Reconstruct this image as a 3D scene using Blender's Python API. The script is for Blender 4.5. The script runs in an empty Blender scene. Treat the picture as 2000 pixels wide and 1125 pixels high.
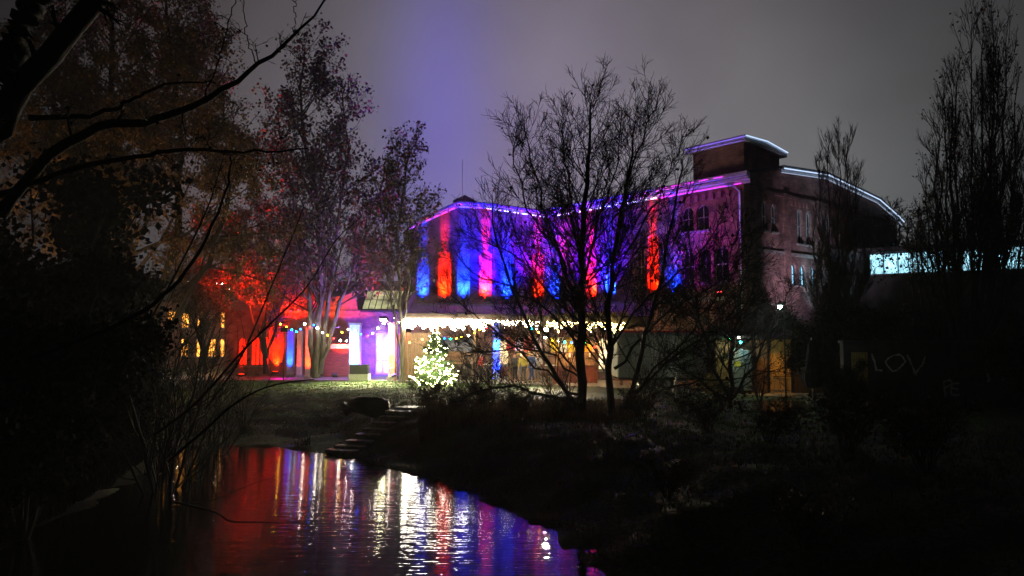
import bpy, math, random
import numpy as np
from mathutils import Vector, Matrix
from mathutils.geometry import tessellate_polygon

S = bpy.context.scene
COL = S.collection
PI = math.pi
F = 1444.0
TH = math.radians(3.47)
EYE = 2.9

# ------------------------------------------------------------------ camera, sky, exposure
cam_d = bpy.data.cameras.new('camera')
cam_d.sensor_width = 36
cam_d.lens = 26
cam_d.clip_start = 0.05
cam_d.clip_end = 2000
cam = bpy.data.objects.new('camera', cam_d)
COL.objects.link(cam)
cam.location = (0, 0, EYE)
cam.rotation_euler = (math.radians(90) + TH, 0, 0)
S.camera = cam

S.view_settings.view_transform = 'Standard'
S.view_settings.look = 'None'
S.view_settings.exposure = 0.35
S.view_settings.gamma = 1.0
S.view_settings.use_curve_mapping = False
S.cycles.use_denoising = True
S.cycles.max_bounces = 5
S.cycles.diffuse_bounces = 2
S.cycles.glossy_bounces = 3
S.cycles.transparent_max_bounces = 8
S.cycles.sample_clamp_indirect = 4.0
S.cycles.sample_clamp_direct = 0.0
S.cycles.caustics_reflective = False
S.cycles.caustics_refractive = False

world = bpy.data.worlds.new('World')
S.world = world
world.use_nodes = True


class NT:
    """small helper to chain math nodes"""
    def __init__(s, nt):
        s.nt = nt

    def n(s, t, **k):
        x = s.nt.nodes.new(t)
        for a, b in k.items():
            setattr(x, a, b)
        return x

    def put(s, sock, v):
        if isinstance(v, bpy.types.NodeSocket):
            s.nt.links.new(v, sock)
        else:
            sock.default_value = v

    def m(s, op, a, b=None, c=None):
        x = s.n('ShaderNodeMath', operation=op)
        s.put(x.inputs[0], a)
        if b is not None:
            s.put(x.inputs[1], b)
        if c is not None:
            s.put(x.inputs[2], c)
        return x.outputs[0]

    def gauss(s, v, c, w):
        d = s.m('DIVIDE', s.m('SUBTRACT', v, c), w)
        return s.m('EXPONENT', s.m('MULTIPLY', s.m('MULTIPLY', d, d), -1.0))

    def col(s, c, f):
        x = s.n('ShaderNodeVectorMath', operation='SCALE')
        s.put(x.inputs[0], c)
        s.put(x.inputs['Scale'], f)
        return x.outputs[0]

    def add(s, a, b):
        x = s.n('ShaderNodeVectorMath', operation='ADD')
        s.put(x.inputs[0], a)
        s.put(x.inputs[1], b)
        return x.outputs[0]


w = NT(world.node_tree)
tc = w.n('ShaderNodeTexCoord')
sep = w.n('ShaderNodeSeparateXYZ')
w.nt.links.new(tc.outputs['Generated'], sep.inputs[0])
az = w.m('ARCTAN2', sep.outputs[0], sep.outputs[1])
el = w.m('ARCSINE', sep.outputs[2])
cloud = w.n('ShaderNodeTexNoise')
cloud.inputs['Scale'].default_value = 3.0
cloud.inputs['Detail'].default_value = 6
w.nt.links.new(tc.outputs['Generated'], cloud.inputs['Vector'])
cl = w.m('MULTIPLY_ADD', cloud.outputs['Fac'], 1.1, 0.45)
# low night cloud lit by the town and by the building: a wide grey glow
g1 = w.m('MULTIPLY', w.m('MULTIPLY', w.gauss(az, 0.07, 0.44), w.gauss(el, 0.16, 0.42)), cl)
glow = w.col((0.190, 0.176, 0.186), g1)
g2 = w.m('MULTIPLY', w.gauss(az, -0.098, 0.072), w.gauss(el, 0.27, 0.20))   # searchlight column caught in the fog
beam = w.col((0.0, 0.0, 0.19), g2)
g3 = w.m('MULTIPLY', w.gauss(az, -0.02, 0.20), w.gauss(el, 0.20, 0.22))
vio = w.col((0.014, 0.0, 0.048), g3)
g4 = w.m('MULTIPLY', w.gauss(az, 0.42, 0.25), w.gauss(el, 0.12, 0.20))
grn = w.col((0.012, 0.022, 0.020), g4)
tot = w.add(w.add(w.add(glow, beam), w.add(vio, grn)), (0.0015, 0.0014, 0.0015))
bg = w.nt.nodes['Background']
w.nt.links.new(tot, bg.inputs['Color'])
bg.inputs['Strength'].default_value = 1.0


# ------------------------------------------------------------------ helpers
def P(px, py, D):
    """photo pixel + distance along the ground axis -> world point"""
    u = (px - 1000) / F
    v = (562.5 - py) / F
    x, y, z = u, math.cos(TH) - v * math.sin(TH), math.sin(TH) + v * math.cos(TH)
    k = D / y
    return Vector((x * k, D, EYE + z * k))


WL = {}


def tag(o, label=None, cat=None, group=None, kind=None):
    for k, v in (('label', label), ('category', cat), ('group', group), ('kind', kind)):
        if v:
            o[k] = v
    return o


def thing(name, loc, label, cat, group=None):
    o = bpy.data.objects.new(name, None)
    o.empty_display_size = 0.3
    COL.objects.link(o)
    o.location = loc
    WL[o] = Vector(loc)
    return tag(o, label, cat, group)


def link(name, me, parent=None, loc=(0, 0, 0)):
    o = bpy.data.objects.new(name, me)
    COL.objects.link(o)
    if parent is not None:
        o.parent = parent
    o.location = loc
    return o


def mesh_np(name, V, faces_groups, mats, smooth=False):
    """V (n,3); faces_groups: list of (array (m,k), material index)"""
    me = bpy.data.meshes.new(name)
    V = np.asarray(V, dtype=np.float32)
    me.vertices.add(len(V))
    me.vertices.foreach_set('co', V.ravel())
    loops = np.concatenate([f.ravel() for f, _ in faces_groups]) if faces_groups else np.zeros(0)
    tot = np.concatenate([np.full(len(f), f.shape[1]) for f, _ in faces_groups])
    mi = np.concatenate([np.full(len(f), k) for f, k in faces_groups])
    st = np.concatenate([[0], np.cumsum(tot)[:-1]])
    me.loops.add(len(loops))
    me.loops.foreach_set('vertex_index', loops.astype(np.int32))
    me.polygons.add(len(tot))
    me.polygons.foreach_set('loop_start', st.astype(np.int32))
    me.polygons.foreach_set('loop_total', tot.astype(np.int32))
    me.polygons.foreach_set('material_index', mi.astype(np.int32))
    me.polygons.foreach_set('use_smooth', np.full(len(tot), bool(smooth)))
    for m in mats:
        me.materials.append(m)
    me.update(calc_edges=True)
    me.validate()
    return me


class MB:
    def __init__(s):
        s.v = []
        s.f = []
        s.mi = []

    def face(s, pts, mi=0):
        b = len(s.v)
        s.v += [tuple(p) for p in pts]
        s.f.append(tuple(range(b, b + len(pts))))
        s.mi.append(mi)

    def hexa(s, c, mi=0):
        """8 corners: bottom ring 0-3, top ring 4-7"""
        b = len(s.v)
        s.v += [tuple(p) for p in c]
        for q in ((0, 3, 2, 1), (4, 5, 6, 7), (0, 1, 5, 4), (1, 2, 6, 5), (2, 3, 7, 6), (3, 0, 4, 7)):
            s.f.append(tuple(b + i for i in q))
            s.mi.append(mi)

    def box(s, c, size, rz=0.0, mi=0, rx=0.0):
        sx, sy, sz = size[0] / 2, size[1] / 2, size[2] / 2
        M = Matrix.Translation(c) @ Matrix.Rotation(rz, 4, 'Z') @ Matrix.Rotation(rx, 4, 'X')
        s.hexa([M @ Vector(p) for p in ((-sx, -sy, -sz), (sx, -sy, -sz), (sx, sy, -sz), (-sx, sy, -sz),
                                       (-sx, -sy, sz), (sx, -sy, sz), (sx, sy, sz), (-sx, sy, sz))], mi)
        return s

    def bar(s, a, b, w_, h_, mi=0):
        """box beam from a to b"""
        a, b = Vector(a), Vector(b)
        d = (b - a).normalized()
        up = Vector((0, 0, 1)) if abs(d.z) < 0.95 else Vector((0, 1, 0))
        r = d.cross(up).normalized() * w_ / 2
        u = r.cross(d).normalized() * h_ / 2
        s.hexa([a - r - u, a + r - u, a + r + u, a - r + u, b - r - u, b + r - u, b + r + u, b - r + u], mi)
        return s

    def tube(s, pts, rad, n=8, mi=0, cap=True):
        pts = [Vector(p) for p in pts]
        if not hasattr(rad, '__len__'):
            rad = [rad] * len(pts)
        b = len(s.v)
        for i, p in enumerate(pts):
            d = (pts[min(i + 1, len(pts) - 1)] - pts[max(i - 1, 0)]).normalized()
            up = Vector((0, 0, 1)) if abs(d.z) < 0.9 else Vector((0, 1, 0))
            r = d.cross(up).normalized()
            u = r.cross(d)
            for k in range(n):
                a = 2 * PI * k / n
                s.v.append(tuple(p + (r * math.cos(a) + u * math.sin(a)) * rad[i]))
        for i in range(len(pts) - 1):
            for k in range(n):
                s.f.append((b + i * n + k, b + i * n + (k + 1) % n, b + (i + 1) * n + (k + 1) % n, b + (i + 1) * n + k))
                s.mi.append(mi)
        if cap:
            s.f.append(tuple(b + k for k in range(n))[::-1])
            s.mi.append(mi)
            e = b + (len(pts) - 1) * n
            s.f.append(tuple(e + k for k in range(n)))
            s.mi.append(mi)
        return s

    def build(s, name, mats, parent=None, smooth=False, bevel=0):
        if not isinstance(mats, (list, tuple)):
            mats = [mats]
        off = Vector((0, 0, 0))
        q = parent
        if parent is not None:
            off = WL[parent]
        me = bpy.data.meshes.new(name)
        me.from_pydata([(x - off.x, y - off.y, z - off.z) for x, y, z in s.v], [], s.f)
        for m in mats:
            me.materials.append(m)
        me.polygons.foreach_set('material_index', s.mi)
        if smooth:
            me.polygons.foreach_set('use_smooth', [True] * len(s.f))
        me.update()
        o = link(name, me, parent)
        WL[o] = Vector(off)
        if bevel:
            b = o.modifiers.new('bevel', 'BEVEL')
            b.width = bevel
            b.segments = 1
        return o


def copy_tree(o, loc=None, rz=None, sc=None, parent=None):
    c = o.copy()
    COL.objects.link(c)
    if parent is not None:
        c.parent = parent
    if loc is not None:
        c.location = loc
    if rz is not None:
        c.rotation_euler = (0, 0, rz)
    if sc is not None:
        c.scale = (sc, sc, sc) if not hasattr(sc, '__len__') else sc
    for ch in list(o.children):
        copy_tree(ch, parent=c)
    return c


def mat(name, base, rough=0.8, var=0.35, scale=6.0, bump=0.2, metal=0.0, detail=5, stretch=(1, 1, 1), spec=0.3, second=None):
    m = bpy.data.materials.new(name)
    m.use_nodes = True
    t = NT(m.node_tree)
    b = m.node_tree.nodes['Principled BSDF']
    tcn = t.n('ShaderNodeTexCoord')
    mp = t.n('ShaderNodeMapping')
    mp.inputs['Scale'].default_value = stretch
    t.nt.links.new(tcn.outputs['Object'], mp.inputs[0])
    nz = t.n('ShaderNodeTexNoise')
    nz.inputs['Scale'].default_value = scale
    nz.inputs['Detail'].default_value = detail
    t.nt.links.new(mp.outputs[0], nz.inputs['Vector'])
    mx = t.n('ShaderNodeMix', data_type='RGBA')
    c2 = second if second else tuple(c * (1 - var) for c in base)
    c1 = base if second else tuple(min(1, c * (1 + var)) for c in base)
    rr = t.n('ShaderNodeValToRGB')
    rr.color_ramp.elements[0].position = 0.35
    rr.color_ramp.elements[1].position = 0.65
    t.nt.links.new(nz.outputs['Fac'], rr.inputs[0])
    t.nt.links.new(rr.outputs[0], mx.inputs[0])
    mx.inputs[6].default_value = (*c2, 1)
    mx.inputs[7].default_value = (*c1, 1)
    t.nt.links.new(mx.outputs[2], b.inputs['Base Color'])
    b.inputs['Roughness'].default_value = rough
    b.inputs['Metallic'].default_value = metal
    b.inputs['Specular IOR Level'].default_value = spec
    if bump:
        bp = t.n('ShaderNodeBump')
        bp.inputs['Strength'].default_value = bump
        bp.inputs['Distance'].default_value = 0.05
        t.nt.links.new(nz.outputs['Fac'], bp.inputs['Height'])
        t.nt.links.new(bp.outputs[0], b.inputs['Normal'])
    return m


def brick_mat(name, c1, c2, mortar, ang):
    m = bpy.data.materials.new(name)
    m.use_nodes = True
    t = NT(m.node_tree)
    b = m.node_tree.nodes['Principled BSDF']
    tcn = t.n('ShaderNodeTexCoord')
    # run the courses along the wall: rotate so that x follows the wall and y is height
    sp = t.n('ShaderNodeSeparateXYZ')
    t.nt.links.new(tcn.outputs['Object'], sp.inputs[0])
    along = t.m('ADD', t.m('MULTIPLY', sp.outputs[0], math.cos(ang)), t.m('MULTIPLY', sp.outputs[1], math.sin(ang)))
    cb = t.n('ShaderNodeCombineXYZ')
    t.nt.links.new(along, cb.inputs[0])
    t.nt.links.new(sp.outputs[2], cb.inputs[1])
    br = t.n('ShaderNodeTexBrick')
    br.inputs['Scale'].default_value = 1.0
    br.inputs['Brick Width'].default_value = 0.26
    br.inputs['Row Height'].default_value = 0.083
    br.inputs['Mortar Size'].default_value = 0.008
    br.inputs['Color1'].default_value = (*c1, 1)
    br.inputs['Color2'].default_value = (*c2, 1)
    br.inputs['Mortar'].default_value = (*mortar, 1)
    t.nt.links.new(cb.outputs[0], br.inputs['Vector'])
    nz = t.n('ShaderNodeTexNoise')
    nz.inputs['Scale'].default_value = 1.3
    nz.inputs['Detail'].default_value = 6
    t.nt.links.new(tcn.outputs['Object'], nz.inputs['Vector'])
    mx = t.n('ShaderNodeMix', data_type='RGBA', blend_type='MULTIPLY')
    mx.inputs[0].default_value = 1.0
    t.nt.links.new(br.outputs['Color'], mx.inputs[6])
    mr = t.n('ShaderNodeMapRange')
    mr.inputs[1].default_value = 0.3
    mr.inputs[2].default_value = 0.7
    mr.inputs[3].default_value = 0.28
    mr.inputs[4].default_value = 1.45
    t.nt.links.new(nz.outputs['Fac'], mr.inputs[0])
    t.nt.links.new(mr.outputs[0], mx.inputs[7])
    t.nt.links.new(mx.outputs[2], b.inputs['Base Color'])
    b.inputs['Roughness'].default_value = 0.85
    bp = t.n('ShaderNodeBump')
    bp.inputs['Strength'].default_value = 0.6
    bp.inputs['Distance'].default_value = 0.012
    bp.invert = True
    t.nt.links.new(br.outputs['Fac'], bp.inputs['Height'])
    t.nt.links.new(bp.outputs[0], b.inputs['Normal'])
    return m


def emit(name, col, strength, backed=False):
    m = bpy.data.materials.new(name)
    m.use_nodes = True
    b = m.node_tree.nodes['Principled BSDF']
    b.inputs['Base Color'].default_value = (*[min(1, c * .5 + .05) for c in col], 1)
    b.inputs['Emission Color'].default_value = (*col, 1)
    b.inputs['Emission Strength'].default_value = strength
    return m


def lamp(parent, kind, loc, col, power, aim=None, cone=None, blend=1.0, size=0.05, name='lamp_light'):
    d = bpy.data.lights.new(name, kind)
    d.color = col
    d.energy = power
    if kind == 'SPOT':
        d.spot_size = math.radians(cone or 60)
        d.spot_blend = blend
    if kind == 'AREA':
        d.shape = 'RECTANGLE'
        d.size = size
        d.size_y = size
    else:
        d.shadow_soft_size = size
    o = bpy.data.objects.new(name, d)
    COL.objects.link(o)
    off = WL[parent] if parent is not None else Vector((0, 0, 0))
    o.parent = parent
    o.location = Vector(loc) - off
    if aim is not None:
        o.rotation_euler = Vector(aim).normalized().to_track_quat('-Z', 'Y').to_euler()
    return o


RED = (1.0, 0.016, 0.001)
BLUE = (0.002, 0.028, 1.0)
VIOLET = (0.10, 0.0, 1.0)
MAGENTA = (0.42, 0.0, 1.0)
WARM = (1.0, 0.80, 0.42)
COOL = (0.72, 0.90, 1.0)
AMBER = (1.0, 0.50, 0.12)

# ------------------------------------------------------------------ materials
AX, AY = 12.1, 38.0                     # near corner of the brick building
FD = Vector((-0.6383, 0.7698, 0))       # main facade, running away from the corner
GD = Vector((0.7698, 0.6383, 0))        # gable end, running right
BX, BY = AX + FD.x * 14.7, AY + FD.y * 14.7
LX, LY = -6.5, 48.0
WD = (Vector((LX, LY, 0)) - Vector((BX, BY, 0))).normalized()

b_c = ((0.34, 0.115, 0.075), (0.24, 0.080, 0.055), (0.26, 0.23, 0.21))
M = {}
M['brick_main'] = brick_mat('brick_main', *b_c, math.atan2(FD.y, FD.x))
M['brick_gable'] = brick_mat('brick_gable', (0.36, 0.17, 0.14), (0.17, 0.09, 0.08), (0.24, 0.22, 0.2), math.atan2(GD.y, GD.x))
M['brick_wing'] = brick_mat('brick_wing', *b_c, math.atan2(WD.y, WD.x))
M['brick_hall'] = brick_mat('brick_hall', (0.42, 0.16, 0.09), (0.30, 0.11, 0.07), (0.30, 0.27, 0.24), 0)
M['stone'] = mat('stone', (0.30, 0.28, 0.25), 0.85, 0.25, 5, 0.4)
M['slab'] = mat('slab', (0.52, 0.52, 0.48), 0.35, 0.35, 7, 0.5)
M['rock'] = mat('rock', (0.025, 0.025, 0.027), 0.55, 0.45, 3, 0.8)
M['slate'] = mat('slate', (0.035, 0.035, 0.04), 0.45, 0.3, 9, 0.3)
M['zinc'] = mat('zinc', (0.55, 0.57, 0.60), 0.4, 0.15, 4, 0.1, metal=0.3)
M['white_paint'] = mat('white_paint', (0.75, 0.74, 0.70), 0.5, 0.1, 6, 0.1)
M['grey_paint'] = mat('grey_paint', (0.42, 0.43, 0.45), 0.45, 0.12, 3, 0.1)
M['grey_green'] = mat('grey_green', (0.30, 0.34, 0.31), 0.5, 0.15, 5, 0.1)
M['black_paint'] = mat('black_paint', (0.015, 0.015, 0.017), 0.4, 0.3, 12, 0.1)
M['rubber'] = mat('rubber', (0.02, 0.02, 0.02), 0.8, 0.2, 20, 0.1)
M['steel'] = mat('steel', (0.5, 0.5, 0.5), 0.3, 0.1, 12, 0.1, metal=0.9)
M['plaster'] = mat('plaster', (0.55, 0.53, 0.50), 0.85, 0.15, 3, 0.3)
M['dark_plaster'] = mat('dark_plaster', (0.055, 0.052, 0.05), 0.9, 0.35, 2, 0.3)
M['wood'] = mat('wood', (0.25, 0.15, 0.08), 0.7, 0.35, 3, 0.3, stretch=(8, 8, 0.8))
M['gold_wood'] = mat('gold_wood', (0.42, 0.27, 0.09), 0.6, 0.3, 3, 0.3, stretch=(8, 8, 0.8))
M['dark_wood'] = mat('dark_wood', (0.06, 0.04, 0.028), 0.75, 0.35, 3, 0.3, stretch=(8, 8, 0.8))
M['red_wood'] = mat('red_wood', (0.30, 0.08, 0.05), 0.6, 0.3, 3, 0.2, stretch=(1, 1, 8))
M['bark'] = mat('bark', (0.040, 0.033, 0.028), 0.85, 0.45, 9, 0.6, stretch=(1, 1, 0.25))
M['bark_dark'] = mat('bark_dark', (0.016, 0.014, 0.012), 0.75, 0.45, 9, 0.6, stretch=(1, 1, 0.25))
M['bark_grey'] = mat('bark_grey', (0.13, 0.12, 0.10), 0.85, 0.35, 7, 0.6, stretch=(1, 1, 0.25))
M['twig'] = mat('twig', (0.045, 0.032, 0.026), 0.8, 0.35, 4, 0)
M['leaf_brown'] = mat('leaf_brown', (0.17, 0.105, 0.045), 0.7, 0.5, 1.5, 0)
M['leaf_dry'] = mat('leaf_dry', (0.10, 0.065, 0.045), 0.75, 0.5, 1.5, 0)
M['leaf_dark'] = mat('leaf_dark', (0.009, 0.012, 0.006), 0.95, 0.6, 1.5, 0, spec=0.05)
M['leaf_bush'] = mat('leaf_bush', (0.085, 0.060, 0.022), 0.55, 0.5, 1.5, 0)
M['needle'] = mat('needle', (0.035, 0.075, 0.018), 0.6, 0.4, 4, 0)
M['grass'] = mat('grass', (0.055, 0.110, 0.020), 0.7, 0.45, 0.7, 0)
M['reed'] = mat('reed', (0.20, 0.13, 0.07), 0.75, 0.5, 1.2, 0)
M['black_cloth'] = mat('black_cloth', (0.012, 0.012, 0.014), 0.9, 0.3, 8, 0.2)
M['skin'] = mat('skin', (0.50, 0.32, 0.24), 0.6, 0.1, 8, 0)
M['hair'] = mat('hair', (0.03, 0.02, 0.015), 0.6, 0.3, 20, 0.2)
M['yellow_cloth'] = mat('yellow_cloth', (0.75, 0.55, 0.04), 0.75, 0.15, 9, 0.2)
M['navy_cloth'] = mat('navy_cloth', (0.03, 0.07, 0.26), 0.8, 0.2, 9, 0.2)
M['grey_cloth'] = mat('grey_cloth', (0.10, 0.10, 0.12), 0.85, 0.2, 9, 0.2)
M['red_cloth'] = mat('red_cloth', (0.65, 0.03, 0.04), 0.8, 0.2, 6, 0.2)
M['pink_cloth'] = mat('pink_cloth', (0.70, 0.55, 0.75), 0.8, 0.2, 6, 0.2)
M['graffiti'] = mat('graffiti', (0.62, 0.62, 0.60), 0.7, 0.35, 14, 0.1)
M['yellow_label'] = mat('yellow_label', (0.7, 0.65, 0.08), 0.6, 0.1, 9, 0)

# glass: dark night panes
gm = bpy.data.materials.new('night_glass')
gm.use_nodes = True
gb = gm.node_tree.nodes['Principled BSDF']
gb.inputs['Base Color'].default_value = (0.01, 0.012, 0.016, 1)
gb.inputs['Roughness'].default_value = 0.08
gb.inputs['Specular IOR Level'].default_value = 0.6
M['glass'] = gm


def lit_glass(name, col, s):
    """lit room behind a pane: uneven glow"""
    m = bpy.data.materials.new(name)
    m.use_nodes = True
    t = NT(m.node_tree)
    b = m.node_tree.nodes['Principled BSDF']
    tcn = t.n('ShaderNodeTexCoord')
    nz = t.n('ShaderNodeTexNoise')
    nz.inputs['Scale'].default_value = 1.7
    nz.inputs['Detail'].default_value = 3
    t.nt.links.new(tcn.outputs['Object'], nz.inputs['Vector'])
    mr = t.n('ShaderNodeMapRange')
    mr.inputs[1].default_value = 0.3
    mr.inputs[2].default_value = 0.7
    mr.inputs[3].default_value = s * 0.35
    mr.inputs[4].default_value = s * 1.3
    t.nt.links.new(nz.outputs['Fac'], mr.inputs[0])
    b.inputs['Base Color'].default_value = (0.02, 0.02, 0.02, 1)
    b.inputs['Emission Color'].default_value = (*col, 1)
    b.inputs['Roughness'].default_value = 0.15
    t.nt.links.new(mr.outputs[0], b.inputs['Emission Strength'])
    return m


M['ribbon_glass'] = lit_glass('ribbon_glass', (0.34, 0.72, 0.90), 1.9)
M['arch_glass'] = lit_glass('arch_glass', (0.28, 0.62, 0.88), 1.8)
M['amber_glass'] = lit_glass('amber_glass', (1.0, 0.36, 0.04), 4.0)
M['skylight_glass'] = lit_glass('skylight_glass', (0.62, 0.62, 0.30), 0.62)
M['warm_glass'] = lit_glass('warm_glass', (1.0, 0.72, 0.35), 2.4)

# ------------------------------------------------------------------ ground and water
RIV = [(-12.7, 26.9), (-8.5, 27.2), (-6.6, 25.6), (-4.9, 23.9), (-2.1, 20.6), (-0.6, 18.0), (0.62, 15.9),
       (1.0, 14.6), (0.95, 13.4), (1.6, 12.6), (2.9, 12.2), (4.2, 10), (6, 4), (8, -6), (8, -24), (-9.5, -24), (-9.5, 0),
       (-9.5, 8), (-9.6, 14), (-9.9, 17), (-10.4, 20), (-11.5, 24)]
RV = np.array(RIV)


def river_sd(X, Y):
    """signed distance to the river outline (negative in the water)"""
    d = np.full(X.shape, 1e9)
    ins = np.zeros(X.shape, bool)
    n = len(RV)
    for i in range(n):
        ax, ay = RV[i]
        bx, by = RV[(i + 1) % n]
        ex, ey = bx - ax, by - ay
        t = np.clip(((X - ax) * ex + (Y - ay) * ey) / (ex * ex + ey * ey), 0, 1)
        d = np.minimum(d, np.hypot(X - ax - t * ex, Y - ay - t * ey))
        c = ((ay > Y) != (by > Y)) & (X < (bx - ax) * (Y - ay) / ((by - ay) if by != ay else 1e-9) + ax)
        ins ^= c
    return np.where(ins, -d, d)


def ground_z(X, Y):
    X = np.asarray(X, float)
    Y = np.asarray(Y, float)
    d = river_sd(X, Y)
    wob = 0.25 * np.sin(X * 1.3 + Y * .7) + 0.18 * np.sin(X * 2.9 - Y * 1.9 + 1)
    d = d + wob * 0.6 * (np.abs(d) < 3)
    d = np.where(d > 0, np.maximum(d, 0), d)
    width = 4.2 + 4.2 / (1 + np.exp((X + 6.0) * 1.1)) + 1.2 / (1 + np.exp(-(X - 0.5) * 1.5)) * (1 / (1 + np.exp((Y - 24) * .7)))
    t = np.clip(d / width, 0, 1)
    up = -1.14 + 1.14 * (t * t * (3 - 2 * t))
    dn = -1.14 + np.clip(d, -1.0, 0) * 0.8
    z = np.where(d > 0, up, dn)
    rough = 0.035 * np.sin(X * 3.1 + 2 * np.sin(Y * 1.1)) + 0.03 * np.sin(Y * 4.3 + np.sin(X * 2.2)) + 0.02 * np.sin(X * 7.7 + Y * 6.1)
    flat = np.clip((Y - 40.5) / 2, 0, 1)
    return z + rough * (1 - flat) - 0.02


def gz(x, y):
    return float(ground_z(np.array([x]), np.array([y]))[0])


def axis(core0, core1, step, far0, far1):
    a = list(np.arange(core0, core1 + 1e-6, step))
    lo, hi = [], []
    x, s = core0, step
    while x > far0:
        s *= 1.5
        x -= s
        lo.append(x)
    x, s = core1, step
    while x < far1:
        s *= 1.5
        x += s
        hi.append(x)
    return np.array(lo[::-1] + a + hi)


gx = axis(-26, 30, 0.3, -700, 700)
gy = axis(-8, 46, 0.3, -200, 1200)
GX, GY = np.meshgrid(gx, gy, indexing='ij')
GZ = ground_z(GX, GY)
V = np.stack([GX, GY, GZ], -1).reshape(-1, 3)
ni, nj = GX.shape
idx = np.arange(ni * nj).reshape(ni, nj)
Q = np.stack([idx[:-1, :-1], idx[1:, :-1], idx[1:, 1:], idx[:-1, 1:]], -1).reshape(-1, 4)
m = bpy.data.materials.new('ground_soil')
m.use_nodes = True
t = NT(m.node_tree)
b = m.node_tree.nodes['Principled BSDF']
geo = t.n('ShaderNodeTexCoord')
n1 = t.n('ShaderNodeTexNoise'); n1.inputs['Scale'].default_value = 0.55; n1.inputs['Detail'].default_value = 7
n2 = t.n('ShaderNodeTexNoise'); n2.inputs['Scale'].default_value = 9.0; n2.inputs['Detail'].default_value = 6
for q in (n1, n2):
    t.nt.links.new(geo.outputs['Object'], q.inputs['Vector'])
rp = t.n('ShaderNodeValToRGB')
e = rp.color_ramp.elements
e[0].position = 0.38; e[0].color = (0.030, 0.024, 0.016, 1)
e[1].position = 0.58; e[1].color = (0.045, 0.080, 0.020, 1)
t.nt.links.new(t.m('ADD', n1.outputs['Fac'], t.m('MULTIPLY', t.m('SUBTRACT', n2.outputs['Fac'], 0.5), 0.5)), rp.inputs[0])
t.nt.links.new(rp.outputs[0], b.inputs['Base Color'])
b.inputs['Roughness'].default_value = 0.85
bp = t.n('ShaderNodeBump'); bp.inputs['Strength'].default_value = 0.9; bp.inputs['Distance'].default_value = 0.06
t.nt.links.new(n2.outputs['Fac'], bp.inputs['Height'])
t.nt.links.new(bp.outputs[0], b.inputs['Normal'])
go = link('ground', mesh_np('ground', V, [(Q, 0)], [m], True))
tag(go, kind='structure')

# water
m = bpy.data.materials.new('river_water')
m.use_nodes = True
t = NT(m.node_tree)
b = m.node_tree.nodes['Principled BSDF']
b.inputs['Base Color'].default_value = (0.004, 0.005, 0.005, 1)
b.inputs['Roughness'].default_value = 0.03
b.inputs['IOR'].default_value = 1.6
b.inputs['Specular IOR Level'].default_value = 0.9
geo = t.n('ShaderNodeTexCoord')
mp = t.n('ShaderNodeMapping'); mp.inputs['Scale'].default_value = (0.24, 2.2, 1)
t.nt.links.new(geo.outputs['Object'], mp.inputs[0])
wn = t.n('ShaderNodeTexNoise'); wn.inputs['Scale'].default_value = 6.5; wn.inputs['Detail'].default_value = 2.5; wn.inputs['Roughness'].default_value = 0.5
wb = t.n('ShaderNodeTexNoise'); wb.inputs['Scale'].default_value = 0.8; wb.inputs['Detail'].default_value = 2
for q in (wn, wb):
    t.nt.links.new(mp.outputs[0], q.inputs['Vector'])
h = t.m('ADD', wn.outputs['Fac'], t.m('MULTIPLY', wb.outputs['Fac'], 1.6))
bp = t.n('ShaderNodeBump'); bp.inputs['Strength'].default_value = 0.5; bp.inputs['Distance'].default_value = 0.011
t.nt.links.new(h, bp.inputs['Height'])
t.nt.links.new(bp.outputs[0], b.inputs['Normal'])
wt = MB()
wt.face([(x, y, -1.2) for x, y in ((-60, -24), (12, -24), (12, 34), (-60, 34))])
wo = wt.build('water', m)
tag(wo, kind='structure')

# paved yard between lawn and buildings
m = mat('paving', (0.20, 0.19, 0.18), 0.45, 0.3, 2.2, 0.5, spec=0.5)
yard = MB()
ring = [(-22, 45.6), (-12, 45.2), (-6.5, 44.7), (-3, 43.4), (1.5, 41.6), (6, 38.6), (10, 35), (13.5, 32.6), (30, 31), (30, 62), (-22, 62)]
tris = tessellate_polygon([[Vector((x, y, 0)) for x, y in ring]])
for tr in tris:
    yard.face([(ring[i][0], ring[i][1], 0.03) for i in tr])
for i in range(len(ring)):
    a, c = ring[i], ring[(i + 1) % len(ring)]
    yard.face([(a[0], a[1], -0.3), (c[0], c[1], -0.3), (c[0], c[1], 0.03), (a[0], a[1], 0.03)])
tag(yard.build('pavement', m), kind='structure')

# wet path on the right bank, catches the sky
m = mat('wet_path', (0.05, 0.055, 0.06), 0.12, 0.4, 1.5, 0.15, spec=0.9)
pp = MB()
pr = [(1440, 800), (1450, 786), (1500, 782), (1590, 785), (1600, 792), (1560, 800), (1500, 806)]
pr = [P(a, b_, 30) for a, b_ in pr]
pw = []
for a, b_ in ((1440, 800), (1450, 786), (1500, 782), (1590, 785), (1600, 792), (1560, 800), (1500, 806)):
    D = (EYE) * F / (b_ - 650)
    pw.append(((a - 1000) / F * D, D))
for tr in tessellate_polygon([[Vector((x, y, 0)) for x, y in pw]]):
    pp.face([(pw[i][0], pw[i][1], 0.055) for i in tr])
tag(pp.build('path', m), kind='structure')


# ------------------------------------------------------------------ walls with openings
def opening_loop(tc_, w_, z0, z1, kind):
    """outline of an opening in (t, z): square or round arched"""
    a, b_ = tc_ - w_ / 2, tc_ + w_ / 2
    if kind == 'rect':
        return [(a, z0), (b_, z0), (b_, z1), (a, z1)]
    rise = w_ / 2 if kind == 'arch' else w_ * 0.22
    zs = z1 - rise
    pts = [(a, z0), (b_, z0), (b_, zs)]
    for k in range(1, 8):
        g = PI * k / 8
        pts.append((tc_ + math.cos(g) * w_ / 2, zs + math.sin(g) * rise))
    pts.append((a, zs))
    return pts


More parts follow.
